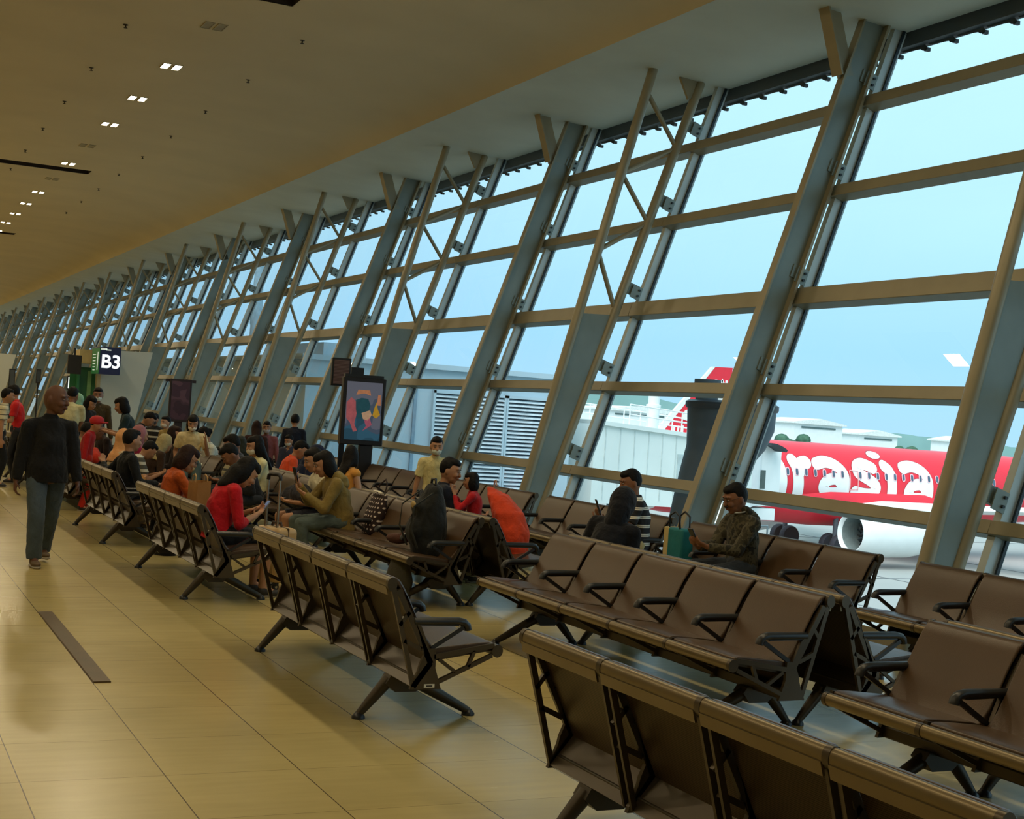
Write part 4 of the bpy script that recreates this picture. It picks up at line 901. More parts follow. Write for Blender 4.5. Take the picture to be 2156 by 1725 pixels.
def disc(mb, p, rx, rz, off=.02, hole=0.0):
    vs = []; n = 28; R_ = [0.0, .5, .8, 1.0]
    for f_ in R_[1:]:
        for k in range(n):
            a = 2 * PI * k / n; x, z = p[0] + rx * f_ * math.cos(a), p[1] + rz * f_ * math.sin(a); vs.append((x, skin_y(z, off), z))
    vs.append((p[0], skin_y(p[1], off), p[1])); c_ = len(vs) - 1
    mb.add(vs, [(k, (k + 1) % n, c_) for k in range(n)] + [(j * n + k, j * n + (k + 1) % n, (j + 1) * n + (k + 1) % n, (j + 1) * n + k) for j in range(2) for k in range(n)])
letters = [
    ([[(39.9, .50), (40.5, .56), (40.86, .2), (41.0, -.5), (41.02, -1.25)]], .60),
    ([[(41.72, .48), (41.9, .1), (41.98, -.5), (42.03, -1.12)], [(42.02, -.1), (42.2, .32), (42.52, .42)]], .62),
    ([[(43.15, .38), (43.7, .50), (44.3, .36), (44.72, -.02), (44.82, -.5), (44.84, -1.0)], [(44.66, -.62), (44.3, -.32), (43.75, -.4), (43.5, -.72), (43.8, -1.0), (44.4, -.98), (44.7, -.75)]], .58),
    ([[(46.62, .34), (46.1, .50), (45.64, .36), (45.66, .06), (46.05, -.14), (46.55, -.38), (46.8, -.7), (46.55, -.96), (46.0, -.98), (45.5, -.90)]], .58),
    ([[(47.42, .46), (47.68, .2), (47.80, -.4), (47.86, -1.1)]], .60),
    ([[(48.6, .42), (49.15, .52), (49.75, .36), (50.12, -.05), (50.22, -.6), (50.24, -1.1)], [(50.06, -.68), (49.7, -.38), (49.15, -.46), (48.9, -.8), (49.2, -1.08), (49.8, -1.06), (50.1, -.8)]], .58)]
M_out = mat('letter_outline', rgb(176, 60, 66), 0.5)
mo, mw = MB(), MB()
for strokes, w in letters:
    for p in strokes: stroke(mo, p, w + .05, None, .006); stroke(mw, p, w, None, .012)
disc(mo, (47.03, .98), .45, .22, .006); disc(mw, (47.03, .98), .41, .185, .012)
apart('lettering_edge', mo, M_out, None, 180); apart('lettering', mw, M_white, None, 180)
# cabin windows and the over-wing exit
wm0 = None
M_cab = mat('cabin_window', rgb(70, 92, 110), 0.2)
for i in range(26):
    x = 40.76 + .555 * i; mb = MB()
    if i == 8: continue
    vs = [(x + .075 * math.copysign(abs(math.cos(a)) ** .6, math.cos(a)), skin_y(-.06 + .16 * math.copysign(abs(math.sin(a)) ** .6, math.sin(a)), .045), -.06 + .16 * math.copysign(abs(math.sin(a)) ** .6, math.sin(a))) for a in [2 * PI * k / 16 for k in range(16)]]
    mb.add(vs, [tuple(range(16))]); wf = apart('window', mb, M_cab, None, None)
    mb = MB(); vs2 = []
    for f_, of in ((1.0, .04), (1.5, .036)):
        vs2 += [(x + .075 * f_ * math.copysign(abs(math.cos(a)) ** .6, math.cos(a)), skin_y(-.06 + .16 * (1 + (f_ - 1) * .5) * math.copysign(abs(math.sin(a)) ** .6, math.sin(a)), of), -.06 + .16 * (1 + (f_ - 1) * .5) * math.copysign(abs(math.sin(a)) ** .6, math.sin(a))) for a in [2 * PI * k / 16 for k in range(16)]]
    mb.add(vs2, [(k, (k + 1) % 16, 16 + (k + 1) % 16, 16 + k) for k in range(16)])
    fo = apart('window_rim', mb, mat('window_rim', rgb(236, 190, 196), 0.4), wf, None)
mb = MB()
for a, b_ in (((45.1, .15), (45.6, .15)), ((45.6, .15), (45.62, -.8)), ((45.62, -.8), (45.12, -.82)), ((45.12, -.82), (45.1, .15))): stroke(mb, [a, b_], .05, None, .05, 4)
apart('emergency_exit', mb, mat('exit_outline', rgb(240, 170, 170), 0.5), None, None)
# wings, fin, tailplanes
def wing(mb, pts, t):
    """pts: (x_front, x_back, y, z)"""
    vs = []
    for xf, xb, y, z in pts:
        c_ = xb - xf
        for u, w in ((0, 0), (.08, .5), (.3, .9), (.65, .6), (1, .04), (.65, -.25), (.3, -.5), (.08, -.35)): vs.append((xf + c_ * u, y, z + w * t * c_))
    n = 8; m_ = len(pts)
    mb.add(vs, [(i * n + k, i * n + (k + 1) % n, (i + 1) * n + (k + 1) % n, (i + 1) * n + k) for i in range(m_ - 1) for k in range(n)] + [tuple(range(n)), tuple(range((m_ - 1) * n, m_ * n))])
for s_ in (-1, 1):
    mb = MB(); wing(mb, [(44.8, 51.8, YF + s_ * 1.6, -1.75), (47.6, 52.0, YF + s_ * 6.4, -1.35), (54.2, 55.8, YF + s_ * 16.8, -.5)], .07); apart('wing', mb, M_white, None, 40)
    mb = MB(); wing(mb, [(64.0, 67.2, YF + s_ * .9, .5), (67.0, 68.4, YF + s_ * 6.1, 1.1)], .06); apart('tailplane', mb, M_white, None, 40)
    ye = YF + s_ * 6.0
    def er(x, r, dz=0): return (V((x, ye, -2.62 + dz)), V((0, 1, 0)), V((0, 0, 1)), r, r)
    n_ = 32; mb = MB(); pr_ = [(41.75, .80), (41.62, .86), (41.58, .93), (41.66, .99), (42.0, 1.06), (43.2, 1.12), (44.8, 1.08), (46.1, .86), (46.3, .80), (46.2, .72)]
    vs = [(x, ye + r * math.cos(2 * PI * k / n_), -2.60 + r * math.sin(2 * PI * k / n_)) for x, r in pr_ for k in range(n_)]
    mb.add(vs, [(i * n_ + k, i * n_ + (k + 1) % n_, (i + 1) * n_ + (k + 1) % n_, (i + 1) * n_ + k) for i in range(len(pr_) - 1) for k in range(n_)])
    en = apart('engine', mb, M_white, None, 60)
    mb = MB(); pr2 = [(41.75, .80), (42.1, .79), (42.75, .84)]
    vs = [(x, ye + r * math.cos(2 * PI * k / n_), -2.60 + r * math.sin(2 * PI * k / n_)) for x, r in pr2 for k in range(n_)]
    mb.add(vs, [(i * n_ + k, i * n_ + (k + 1) % n_, (i + 1) * n_ + (k + 1) % n_, (i + 1) * n_ + k) for i in range(2) for k in range(n_)])
    apart('inlet', mb, mat('inlet_metal', rgb(150, 164, 162), 0.35, 0.3), en, 60)
    mb = MB()
    for k in range(20):
        a = 2 * PI * k / 20; c_, s2 = math.cos(a), math.sin(a)
        q = [(42.7, .22, -.05), (42.7, .22, .06), (42.62, .83, .13), (42.78, .83, -.02)]
        mb.add([(x, ye + r * c_ - t * s2, -2.60 + r * s2 + t * c_) for x, r, t in q], [(0, 1, 2, 3)])
    mb.loft([(V((42.3, ye, -2.6)), V((0, 1, 0)), V((0, 0, 1)), .05, .05), (V((42.72, ye, -2.6)), V((0, 1, 0)), V((0, 0, 1)), .26, .26)], 16); mb.add([(42.85, ye + .84 * math.cos(2 * PI * k / 24), -2.6 + .84 * math.sin(2 * PI * k / 24)) for k in range(24)], [tuple(range(24))])
    apart('fan', mb, mat('fan_blades', rgb(66, 74, 80), 0.4, 0.4), en, None)
    mb = MB(); mb.add([(43.4, ye - .14, -1.55), (48.6, ye - .14, -1.30), (48.6, ye + .14, -1.30), (43.4, ye + .14, -1.55), (43.9, ye - .14, -1.9), (46.4, ye - .14, -1.95), (46.4, ye + .14, -1.95), (43.9, ye + .14, -1.9)], [(0, 1, 2, 3), (4, 7, 6, 5), (0, 4, 5, 1), (3, 2, 6, 7), (0, 3, 7, 4), (1, 5, 6, 2)])
    apart('pylon', mb, M_white, en, None)
    en.location.x += .42
mb = MB(); mb.prism([(60.5, .8), (65.2, 7.1), (67.6, 7.2), (67.2, 1.4)], YF - .14, YF + .14, 1); apart('tail_fin', mb, M_red, None, None)
for xg, yy in ((44.75, YF - 1.5), (45.35, YF + 3.4), (32.6, YF)):
    mb = MB(); mb.tube([(xg, yy, -1.6), (xg, yy, AP + .5)], .13, 10); mb.tube([(xg, yy - .5, AP + .52), (xg, yy + .5, AP + .52)], .09, 8)
    g = apart('landing_gear', mb, mat('gear_strut', rgb(90, 96, 104), 0.5, 0.4), None, 50)
    for s_ in (-1, 1):
        mb = MB(); prw = [(.22, -.17), (.5, -.19), (.56, -.12), (.57, 0), (.56, .12), (.5, .19), (.22, .17)]; n_ = 24
        vs = [(xg + r * math.cos(2 * PI * k / n_), yy + s_ * .42 + t, AP + .57 + r * math.sin(2 * PI * k / n_)) for r, t in prw for k in range(n_)]
        mb.add(vs, [(i * n_ + k, i * n_ + (k + 1) % n_, (i + 1) * n_ + (k + 1) % n_, (i + 1) * n_ + k) for i in range(6) for k in range(n_)] + [tuple(range(n_)), tuple(range(6 * n_, 7 * n_))])
        apart('wheel', mb, M_rubber, g, 50)

def at_plane(px, z0): pass
# far airliner: only its tall red fin shows
far = thing('airliner', 'distant airliner whose red fin rises behind the dark flared pillar', 'airplane', (70, 120, AP))
def fpart(name, mb, m_, smooth=40):
    o = obj(name, mb, m_, None, smooth); o.parent = far; o.matrix_parent_inverse = Matrix.Translation(-V((70, 120, AP))); return o
fpart('fuselage', MB().loft([(V((x, 120, -.6 + d)), V((0, 1, 0)), V((0, 0, 1)), r, r) for x, r, d in ((48, .6, -.4), (51, 1.6, -.1), (54, 1.95, 0), (72, 1.95, 0), (79, 1.2, .6), (85, .4, 1.1))], 28), M_white)
fpart('tail_fin', MB().prism([(73.0, .6), (79.85, 8.17), (82.05, 8.25), (81.5, .8)], 119.86, 120.14, 1), M_red, None)
fpart('leading_edge', MB().prism([(72.7, .55), (79.55, 8.17), (79.9, 8.2), (73.6, .55)], 119.82, 120.18, 1), M_white, None)
mb = MB()
for x in (80.05, 80.75, 81.35): mb.prism([(x - .15, 6.0), (x - .1, 6.9), (x + .16, 6.9), (x + .12, 6.0)], 119.8, 119.86, 1)
mb.prism([(80.75, 6.75), (80.85, 7.05), (81.4, 6.2), (81.3, 5.95)], 119.8, 119.86, 1)
for x, z in ((75.4, 1.2), (75.9, 1.2), (76.4, 1.25)): mb.prism([(x - .12, z - .5), (x - .05, z + .7), (x + .16, z + .7), (x + .1, z - .5)], 119.8, 119.86, 1)
mb.prism([(76.3, 2.6), (77.2, 2.4), (77.3, 3.7), (76.6, 3.5)], 119.8, 119.86, 1)
fpart('lettering', mb, M_white, None)
mb = MB()
for xg in (53, 68):
    for s_ in (-1, 1): mb.tube([(xg, 120 + s_ * 1.2, -2), (xg, 120 + s_ * 1.2, AP)], .3, 8)
fpart('landing_gear', mb, M_rubber)

# boarding bridge
T0, T1 = V((21.95, 41.74, 0)), V((29.5, 43.4, 0)); td = (T1 - T0).normalized(); tn = V((td.y, -td.x, 0))
br = thing('boarding_bridge', 'white boarding bridge with roof railing reaching towards the red airliner', 'boarding bridge', (21.4, 41.6, AP))
def bpart(name, mb, m_, smooth=35, parent=None, bevel=0.0):
    o = obj(name, mb, m_, None, smooth, bevel); o.parent = parent or br
    if parent is None: o.matrix_parent_inverse = Matrix.Translation(-V((21.4, 41.6, AP)))
    return o
def tp(t, side, z): return T0.lerp(T1, t) + tn * side + V((0, 0, z))
def tun(mb, t0, t1, w, za0, zb0, za1, zb1):
    vs = [tp(t, s_ * w, z) for t, zl, zh in ((t0, za0, zb0), (t1, za1, zb1)) for s_, z in ((-1, zl), (1, zl), (1, zh), (-1, zh))]
    mb.add(vs, [(3, 2, 1, 0), (4, 5, 6, 7)] + [(i, (i + 1) % 4, 4 + (i + 1) % 4, 4 + i) for i in range(4)])
M_bridge = mat('bridge_white', rgb(222, 232, 228), 0.6, 0, 0.4, 0.05, 0.5)
mb = MB(); tun(mb, 0, 1.0, 1.55, -1.0, 1.72, -1.2, 1.30); tun(mb, 0, 1.0, 1.65, 1.60, 1.74, 1.18, 1.32); bpart('tunnel', mb, M_bridge, None)
mb = MB(); mb.lathe([(1.2, -1.3), (1.2, 1.30), (1.0, 1.4), (.2, 1.46)], 28, (29.3, 43.4, 0)); bpart('rotunda', mb, M_white, 50)
mb = MB(); mb.beam((29.6, 44.0, -.05), (34.6, 49.9, -.15), 2.3, 2.4); bpart('inner_tunnel', mb, M_white, None)
mb = MB()
for t in [.06 + .085 * i for i in range(11)]: tun(mb, t, t + .006, 1.565, -.9, 1.55 - .4 * t, -.9, 1.55 - .4 * t)
bpart('panel_seam', mb, mat('bridge_seam', rgb(196, 208, 206), 0.7), None)
for t, w_, zz_ in ((.50, .12, (-.5, .75)), (.62, .10, (-.9, .30)), (.73, .06, (-.8, .3))):
    mb = MB(); tun(mb, t, t + w_ * .6, 1.585, zz_[0], zz_[1], zz_[0], zz_[1]); bpart('vent_panel', mb, mat('vent_grey', rgb(180, 196, 196), 0.7), None)
mb = MB()
for zr in (.38, .72):
    for s_ in (-1.5, 1.5): mb.tube([tp(.20, s_, 1.62 + zr), tp(.95, s_, 1.30 + zr)], .028, 6)
for i in range(8):
    t = .20 + .107 * i
    for s_ in (-1.5, 1.5): mb.tube([tp(t, s_, 1.60 - .42 * (t - .2)), tp(t, s_, 2.34 - .42 * (t - .2))], .028, 6)
bpart('railing', mb, M_white, 50)
mb = MB(); mb.lathe([(.22, 1.5), (.22, 2.3), (.26, 2.32), (.26, 2.40), (.2, 2.42), (.2, 2.95)], 16, tuple(tp(.40, 1.0, 0))); bpart('mast', mb, M_white, 40)
mb = MB(); c_ = tp(.70, 2.2, 0); mb.lathe([(.44, AP), (.44, 1.5), (.40, 1.55), (.40, 1.95), (.46, 1.98), (.46, 2.06), (.3, 2.1), (.3, 2.9)], 20, (c_.x, c_.y, 0)); bpart('column', mb, M_white, 40)
mb = MB(); c_ = tp(1.02, 0, 0); R45 = Matrix.Rotation(math.atan2(td.y, td.x), 3, 'Z'); mb.box((35.5, 50.6, -.15), (2.0, 2.6, 2.6), R45); mb.box((35.5, 50.6, -1.8), (2.0, 2.4, .5)); cab = bpart('cab', mb, M_white, None)
mb = MB(); mb.box((35.1, 49.3, -.28), (.50, .5, .85)); mb.box((35.2, 49.05, -.28), (.5, .5, .8), R45); bpart('cab_window', mb, mat('cab_glass', rgb(76, 88, 84), 0.2), None, cab)
mb = MB()
for i in range(5):
    a0 = -.2 + .3 * i; mb.beam((35.5 + .17 * i, 49.4, 1.24 - .02 * i * i * .5), (35.67 + .17 * i, 49.4, 1.24 - .02 * (i + 1) ** 2 * .5), 1.6, .11)
bpart('canopy', mb, mat('canopy_black', rgb(40, 48, 54), 0.7), None, cab)
mb = MB()
for t in (.25, .85):
    for s_ in (-1.0, 1.0): mb.beam(tp(t, s_, -1.0), tp(t, s_, AP), .35, .35, (1, 0, 0))
bpart('support', mb, M_bridge, None)
# service platform below the bridge
sv = thing('service_platform', 'low white service platform with rails below the boarding bridge', 'platform', (21, 33.5, AP))
def vpart(name, mb, m_):
    o = obj(name, mb, m_, None, 40); o.parent = sv; o.matrix_parent_inverse = Matrix.Translation(-V((21, 33.5, AP))); return o
vpart('deck', MB().box((20.8, 33.4, -2.15), (6.2, 2.0, .25)), M_bridge)
mb = MB()
for z in (-.95, -1.25, -1.6): mb.tube([(17.8, 32.5, z), (23.8, 32.5, z)], .03, 6)
for i in range(7): mb.tube([(17.8 + i, 32.5, -2.1), (17.8 + i, 32.5, -.95)], .03, 6)
vpart('railing', mb, mat('rail_grey', rgb(120, 132, 136), 0.5, 0.3))
mb = MB()
for x in (18.2, 23.4):
    for y in (32.6, 34.2): mb.box((x, y, -3.2), (.2, .2, 2.0))
vpart('leg', mb, M_bridge)

# dark flared pillar
fp = thing('flared_pillar', 'dark leaning pillar outside that flares to a round black head', 'pillar', (14.0, 22.0, AP))
M_pil = mat('pillar_dark', rgb(58, 76, 86), 0.55, 0, 0.4, 0.10, 1.5)
def ppart(name, mb, m_):
    o = obj(name, mb, m_, None, 50); o.parent = fp; o.matrix_parent_inverse = Matrix.Translation(-V((14.0, 22, AP))); return o
ax_, ay_ = V((1, 0, 0)), V((0, 1, 0))
ppart('shaft', MB().loft([(V((x, 22, z)), ax_, ay_, r, r) for x, z, r in ((13.6, AP, .30), (14.05, -.9, .27), (14.28, -.1, .36), (14.55, .5, .50), (14.82, 1.0, .64), (15.02, 1.35, .74), (15.10, 1.7, .82), (15.10, 2.08, .84))], 28, False), M_pil)
mb = MB(); mb.lathe([(.86, 2.06), (.88, 2.10), (.88, 2.18), (.80, 2.22), (.2, 2.24)], 28, (15.1, 22, 0)); ppart('cap', mb, mat('pillar_cap', rgb(30, 42, 50), 0.5))
mb = MB(); mb.lathe([(.21, 2.2), (.21, 2.50), (.25, 2.52), (.25, 2.60)], 18, (14.52, 22, 0)); ppart('neck', mb, M_pil)

# louvred building wing
bw = thing('terminal_wing', 'pale blue building wing with two large louvred panels outside', 'building', (16.7, 55, AP))
M_bl = mat('pale_blue_wall', rgb(176, 200, 212), 0.8, 0, 0.3, 0.06, 0.4)
def wpart(name, mb, m_, smooth=None, parent=None):
    o = obj(name, mb, m_, None, smooth); o.parent = parent or bw
    if parent is None: o.matrix_parent_inverse = Matrix.Translation(-V((16.7, 55, AP)))
    return o
wpart('wall', MB().box((16.75, 66, (2.95 + AP) / 2), (9.0, 52, 2.95 - AP)), M_bl)
mb = MB(); mb.box((16.75, 40.0, 3.02), (9.1, .3, .16)); mb.box((12.25, 66, 3.02), (.3, 52, .16)); wpart('parapet', mb, M_bl)
wpart('roof_block', MB().box((13.9, 43, 3.2), (1.4, 3, .7)), M_bl)
mb = MB(); mb.box((15.75, 39.97, -.6), (.10, .10, 7.2)); wpart('downpipe', mb, mat('pipe_blue', rgb(120, 150, 170), 0.6))
M_louv = mat('louvre_slat', rgb(206, 222, 230), 0.6); M_lvd = mat('louvre_gap', rgb(48, 66, 80), 0.8)
for xa, xb in ((16.40, 18.75), (18.9, 20.3)):
    f_ = wpart('louvre_panel', MB().box(((xa + xb) / 2, 39.985, .1), (xb - xa, .02, 4.3)), M_lvd)
    mb = MB(); z = -2.0
    while z < 2.18:
        mb.add([(xa, 39.96, z + .055), (xb, 39.96, z + .055), (xb, 39.86, z), (xa, 39.86, z), (xa, 39.86, z - .03), (xb, 39.86, z - .03)], [(0, 1, 2, 3), (3, 2, 5, 4)]); z += .125
    wpart('louvre_slats', mb, M_louv, None, f_)
    mb = MB()
    for x in (xa - .04, xb + .04): mb.box((x, 39.92, .1), (.08, .14, 4.4))
    mb.box(((xa + xb) / 2, 39.92, 2.26), (xb - xa + .16, .14, .08)); wpart('louvre_frame', mb, M_bl, None, f_)
ms = thing('concrete_mast', 'slim pale concrete mast rising above the building wing', 'mast', (14.6, 55, 2.98))
o = obj('shaft', MB().lathe([(.26, 0), (.22, 1.6), (.25, 1.7), (.2, 3.4), (.16, 4.3)], 12), mat('mast_concrete', rgb(140, 170, 184), 0.8), ms, 50)
obj('head', MB().box((0, 0, 4.35), (.5, .3, .14)), M_bl, ms, None)

# distant airport buildings, trees and hills
FB = [(100, 172, 13, 10, 3.6, 'long white hangar with a dark roof line left of the engine window'), (117, 154, 8, 8, 3.5, 'white building with a flat dark eave above the lettering'), (131, 158, 7, 7, 2.6, 'low white shed with a gabled roof behind the airliner'), (140, 147, 6, 7, 2.5, 'pale low warehouse at the middle of the skyline'), (152, 138, 8, 7, 2.8, 'white warehouse near the right column on the skyline'), (170, 140, 13, 9, 3.0, 'white warehouse seen in the rightmost window'), (190, 124, 14, 9, 2.7, 'far pale warehouse at the right edge of the skyline')]
for x, y, w, d_, h, lb in FB:
    t = thing('airport_building', lb, 'building', (x, y, AP))
    obj('wall', MB().box((0, 0, (h - AP) / 2), (w, d_, h - AP)), M_white, t, None)
    mb = MB(); H_ = h - AP
    mb.prism([(-w / 2 - .4, H_ - .1), (-w / 2 - .4, H_ + .1), (0, H_ + .7), (w / 2 + .4, H_ + .1), (w / 2 + .4, H_ - .1)], -d_ / 2 - .4, d_ / 2 + .4, 1); rf = obj('roof', mb, mat('far_roof', rgb(226, 230, 226), 0.8), t, None)
    mb = MB(); mb.box((0, -d_ / 2 - .05, H_ - .55), (w * .7, .1, .22)); obj('window_band', mb, mat('far_glass', rgb(84, 108, 108), 0.4), t, None)
for i, (x, y, r) in enumerate(((97, 150, 2.2), (108, 143, 1.9), (124, 140, 1.5), (131, 135, 2.1), (140, 133, 2.0), (143, 126, 1.5), (172, 120, 2.2))):
    t = thing('tree', ['round dark tree beside the dark pillar on the skyline', 'small dark tree above the first white letter', 'tiny dark tree before the gabled shed', 'bushy green tree before the gabled shed', 'green tree before the low warehouse', 'dark round tree near the right column', 'round tree in the rightmost window'][i], 'tree', (x, y, AP))
    obj('trunk', MB().lathe([(.22, 0), (.16, 3.6)], 8), mat('tree_bark', rgb(80, 70, 60), 0.9), t, 50)
    mb = MB(); random.seed(i)
    for k_ in range(14): mb.ell((random.uniform(-r, r) * .8, random.uniform(-r, r) * .8, 4.4 + random.uniform(-.5, 1.0) * r * .6), (r * .5, r * .5, r * .42), None, 8, 6)
    obj('crown', mb, mat('far_foliage', rgb(70, 104, 84), 0.9, 0, 0.2, 0.3, 2), t, 180)
mb = MB(); N_ = 80; vs = []
for i in range(N_ + 1):
    x = 180 + 620 * i / N_; z = 4 + 13 * math.exp(-((x - 345) / 60) ** 2) + 3 * math.exp(-((x - 500) / 90) ** 2) + 1.2 * noise.noise(V((x * .06, 0, 0)))
    vs += [(x, 600, AP), (x, 600, z)]
mb.add(vs, [(2 * i, 2 * i + 2, 2 * i + 3, 2 * i + 1) for i in range(N_)])
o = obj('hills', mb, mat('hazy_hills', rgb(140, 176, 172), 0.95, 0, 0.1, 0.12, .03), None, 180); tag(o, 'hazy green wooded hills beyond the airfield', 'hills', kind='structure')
tb = thing('traffic_barrier', 'orange and white striped barrier pole on the apron', 'barrier', (46.2, 65.5, AP))
for k_ in range(6): obj('band', MB().lathe([(.09, .22 * k_), (.09, .22 * k_ + .22)], 10), mat('barrier_orange' if k_ % 2 else 'barrier_white', rgb(238, 96, 62) if k_ % 2 else rgb(236, 236, 230), 0.6), tb, 40)
obj('base', MB().lathe([(.3, 0), (.28, .06), (.1, .08)], 14), M_rubber, tb, 40)

# ------------------------------------------------------------------ gates and displays in the hall
M_gw = mat('gate_white', rgb(206, 208, 198), 0.6, 0, 0.4, 0.04, 1)
def text_obj(name, body, size, m_, parent, loc, rot, bold=0.0, ext=.002):
    cu = bpy.data.curves.new(name, 'FONT'); cu.body = body; cu.size = size; cu.extrude = ext; cu.offset = bold; cu.align_x = 'CENTER'; cu.align_y = 'CENTER'
    o = bpy.data.objects.new('tmp', cu); COL.objects.link(o); dg = bpy.context.evaluated_depsgraph_get()
    me = bpy.data.meshes.new_from_object(o.evaluated_get(dg), depsgraph=dg); bpy.data.objects.remove(o)
    me.materials.clear(); me.materials.append(m_)
    t = bpy.data.objects.new(name, me); COL.objects.link(t); t.parent = parent; t.location = loc; t.rotation_euler = rot
    return t
gt = thing('gate_booth', 'white slanted gate partition with green side panel below the gate sign', 'gate', (6.35, 40.4, 0))
obj('partition', MB().prism([(-.03, 0), (.92, 0), (1.43, 2.76), (-.03, 2.72)], -.08, .08, 1), M_gw, gt, None)
obj('header', MB().box((-.30, .45, 2.50), (.55, 1.0, .38)), mat('gate_beige', rgb(196, 176, 130), 0.6), gt, None)
obj('side_panel', MB().box((-.55, .55, 1.25), (.06, 1.1, 2.0)), mat('gate_green', rgb(40, 110, 70), 0.4, 0, .5, .08, 1), gt, None)
obj('front_panel', MB().box((-.40, .30, 1.15), (.70, .05, 2.1)), mat('gate_green', rgb(40, 110, 70)), gt, None)
obj('stripe', MB().box((-.22, .25, 1.75), (.11, .03, .72)), mat('gate_green_light', rgb(120, 170, 120), 0.4), gt, None)
obj('corner_post', MB().box((-.02, .0, 1.1), (.10, .22, 2.2)), mat('gate_beige', rgb(196, 176, 130)), gt, None)
sg = thing('gate_sign', 'navy gate sign reading B3 with a green side face', 'sign', (6.38, 39.0, 2.40))
obj('box', MB().box((0, .55, 0), (.56, 1.3, .74)), mat('sign_navy', rgb(16, 22, 44), 0.4, emit=rgb(20, 26, 54), estr=.4), sg, None, .01)
obj('side_face', MB().box((-.285, .55, -.02), (.012, 1.28, .70)), mat('sign_green', rgb(30, 92, 46), 0.4, emit=rgb(30, 100, 50), estr=.35), sg, None)
mb = MB()
for k_ in range(6): mb.box((-.293, .75, .16 - .085 * k_), (.006, .5 - .03 * k_, .022))
mb.box((-.293, .15, -.02), (.006, .10, .5)); mb.box((-.18, -.106, .31), (.16, .006, .05)); mb.box((-.06, -.106, .29), (.14, .006, .03))
obj('side_print', mb, mat('sign_print', rgb(220, 230, 220), 0.5, emit=rgb(220, 230, 220), estr=.5), sg, None)
text_obj('lettering', 'B3', .50, mat('sign_letters', rgb(245, 248, 252), 0.4, emit=rgb(240, 246, 255), estr=.9), sg, (.02, -.106, -.04), (PI / 2, 0, 0), .012)
mn = thing('ceiling_monitor', 'black monitor hung left of the gate sign', 'monitor', (5.55, 39.6, 2.24))
obj('screen_housing', MB().box((0, 0, 0), (.36, .12, .52)), mat('monitor_black', rgb(26, 20, 16), 0.5), mn, None, .01)
obj('hanger', MB().box((.0, .05, .34), (.05, .05, .22)), M_black, mn, None)
for (x, y, z, w, h, lb, scr) in ((6.02, 43.5, 1.74, .15, .34, 'small glowing white screen beyond the bald man', (225, 235, 235)), (5.85, 50, 1.90, .10, .40, 'narrow dark screen with a pale face near the left edge', (50, 56, 58)), (5.0, 50, 1.6, .14, .9, 'slim dark sign with white lines at the left edge', (60, 64, 64))):
    t = thing('info_screen', lb, 'screen', (x, y, 0))
    obj('housing', MB().box((0, 0, z), (w + .06, .08, h + .08)), M_black, t, None, .008); obj('post', MB().box((0, .03, z / 2 - h / 4), (.05, .05, z - h / 2)), M_black, t, None)
    obj('panel', MB().box((0, -.042, z), (w, .008, h)), mat('screen_%d' % scr[0], rgb(*scr), 0.4, emit=rgb(*scr), estr=1.0 if scr[0] > 100 else .1), t, None)
g2 = thing('gate_booth', 'pale gate partition at the far left edge', 'gate', (5.3, 62, 0)); obj('partition', MB().prism([(-.6, 0), (.35, 0), (1.0, 2.8), (-.6, 2.8)], -.08, .08, 1), M_gw, g2, None)

# poster lightbox: abstract blue, pink and gold picture
def art_mat(name, a, b_, c_, d_, sc, seed, estr):
    m_ = bpy.data.materials.new(name); m_.use_nodes = True; nt = m_.node_tree; N = nt.nodes; L = nt.links; b = N['Principled BSDF']
    tc = N.new('ShaderNodeTexCoord'); mp = N.new('ShaderNodeMapping'); mp.inputs['Location'].default_value = (seed, seed * 2, seed); L.new(tc.outputs['Object'], mp.inputs[0])
    n = N.new('ShaderNodeTexNoise'); n.inputs['Scale'].default_value = sc; n.inputs['Detail'].default_value = 1.5; L.new(mp.outputs[0], n.inputs['Vector'])
    sp = N.new('ShaderNodeSeparateXYZ'); L.new(tc.outputs['Object'], sp.inputs[0])
    r = N.new('ShaderNodeValToRGB'); r.color_ramp.interpolation = 'CONSTANT'
    for i, (p, c) in enumerate(((0, a), (.42, b_), (.5, c_), (.58, d_))):
        e = r.color_ramp.elements[i] if i < 2 else r.color_ramp.elements.new(p); e.position = p; e.color = rgb(*c)
    f = math_node(nt, 'ADD', n.outputs['Fac'], math_node(nt, 'MULTIPLY', math_node(nt, 'SUBTRACT', sp.outputs['Z'], 1.53), .28)); L.new(f, r.inputs['Fac'])
    L.new(r.outputs['Color'], b.inputs['Base Color']); L.new(r.outputs['Color'], b.inputs['Emission Color']); b.inputs['Emission Strength'].default_value = estr; b.inputs['Roughness'].default_value = .3
    return m_
pl_ = thing('poster_lightbox', 'poster lightbox on a black post, blue picture with pink and gold shapes', 'poster stand', (7.05, 20, 0), math.radians(-6))
obj('housing', MB().box((0, .05, 1.57), (.66, .16, 1.02)), mat('lightbox_black', rgb(26, 22, 26), 0.4), pl_, None, .012)
pn = obj('picture', MB().box((0, -.034, 1.575), (.55, .01, .88)), art_mat('poster_picture', (36, 72, 92), (46, 88, 112), (70, 80, 100), (96, 98, 114), 2.2, 3.1, .42), pl_, None)
def blob(pts, c, z=-.0405, nm='picture_shape'):
    obj(nm, MB().add([(x, z, 1.575 + y) for x, y in pts], [tuple(range(len(pts)))]), mat('art_%d_%d_%d' % c, rgb(*c), 0.4, emit=rgb(*c), estr=.3, var=.2, scale=14), pn, None).matrix_parent_inverse = Matrix.Identity(4)
blob([(-.26, -.12), (-.27, .12), (-.2, .2), (-.12, .14), (-.1, -.02), (-.13, -.2), (-.08, -.3), (-.14, -.32), (-.2, -.18)], (178, 92, 100))
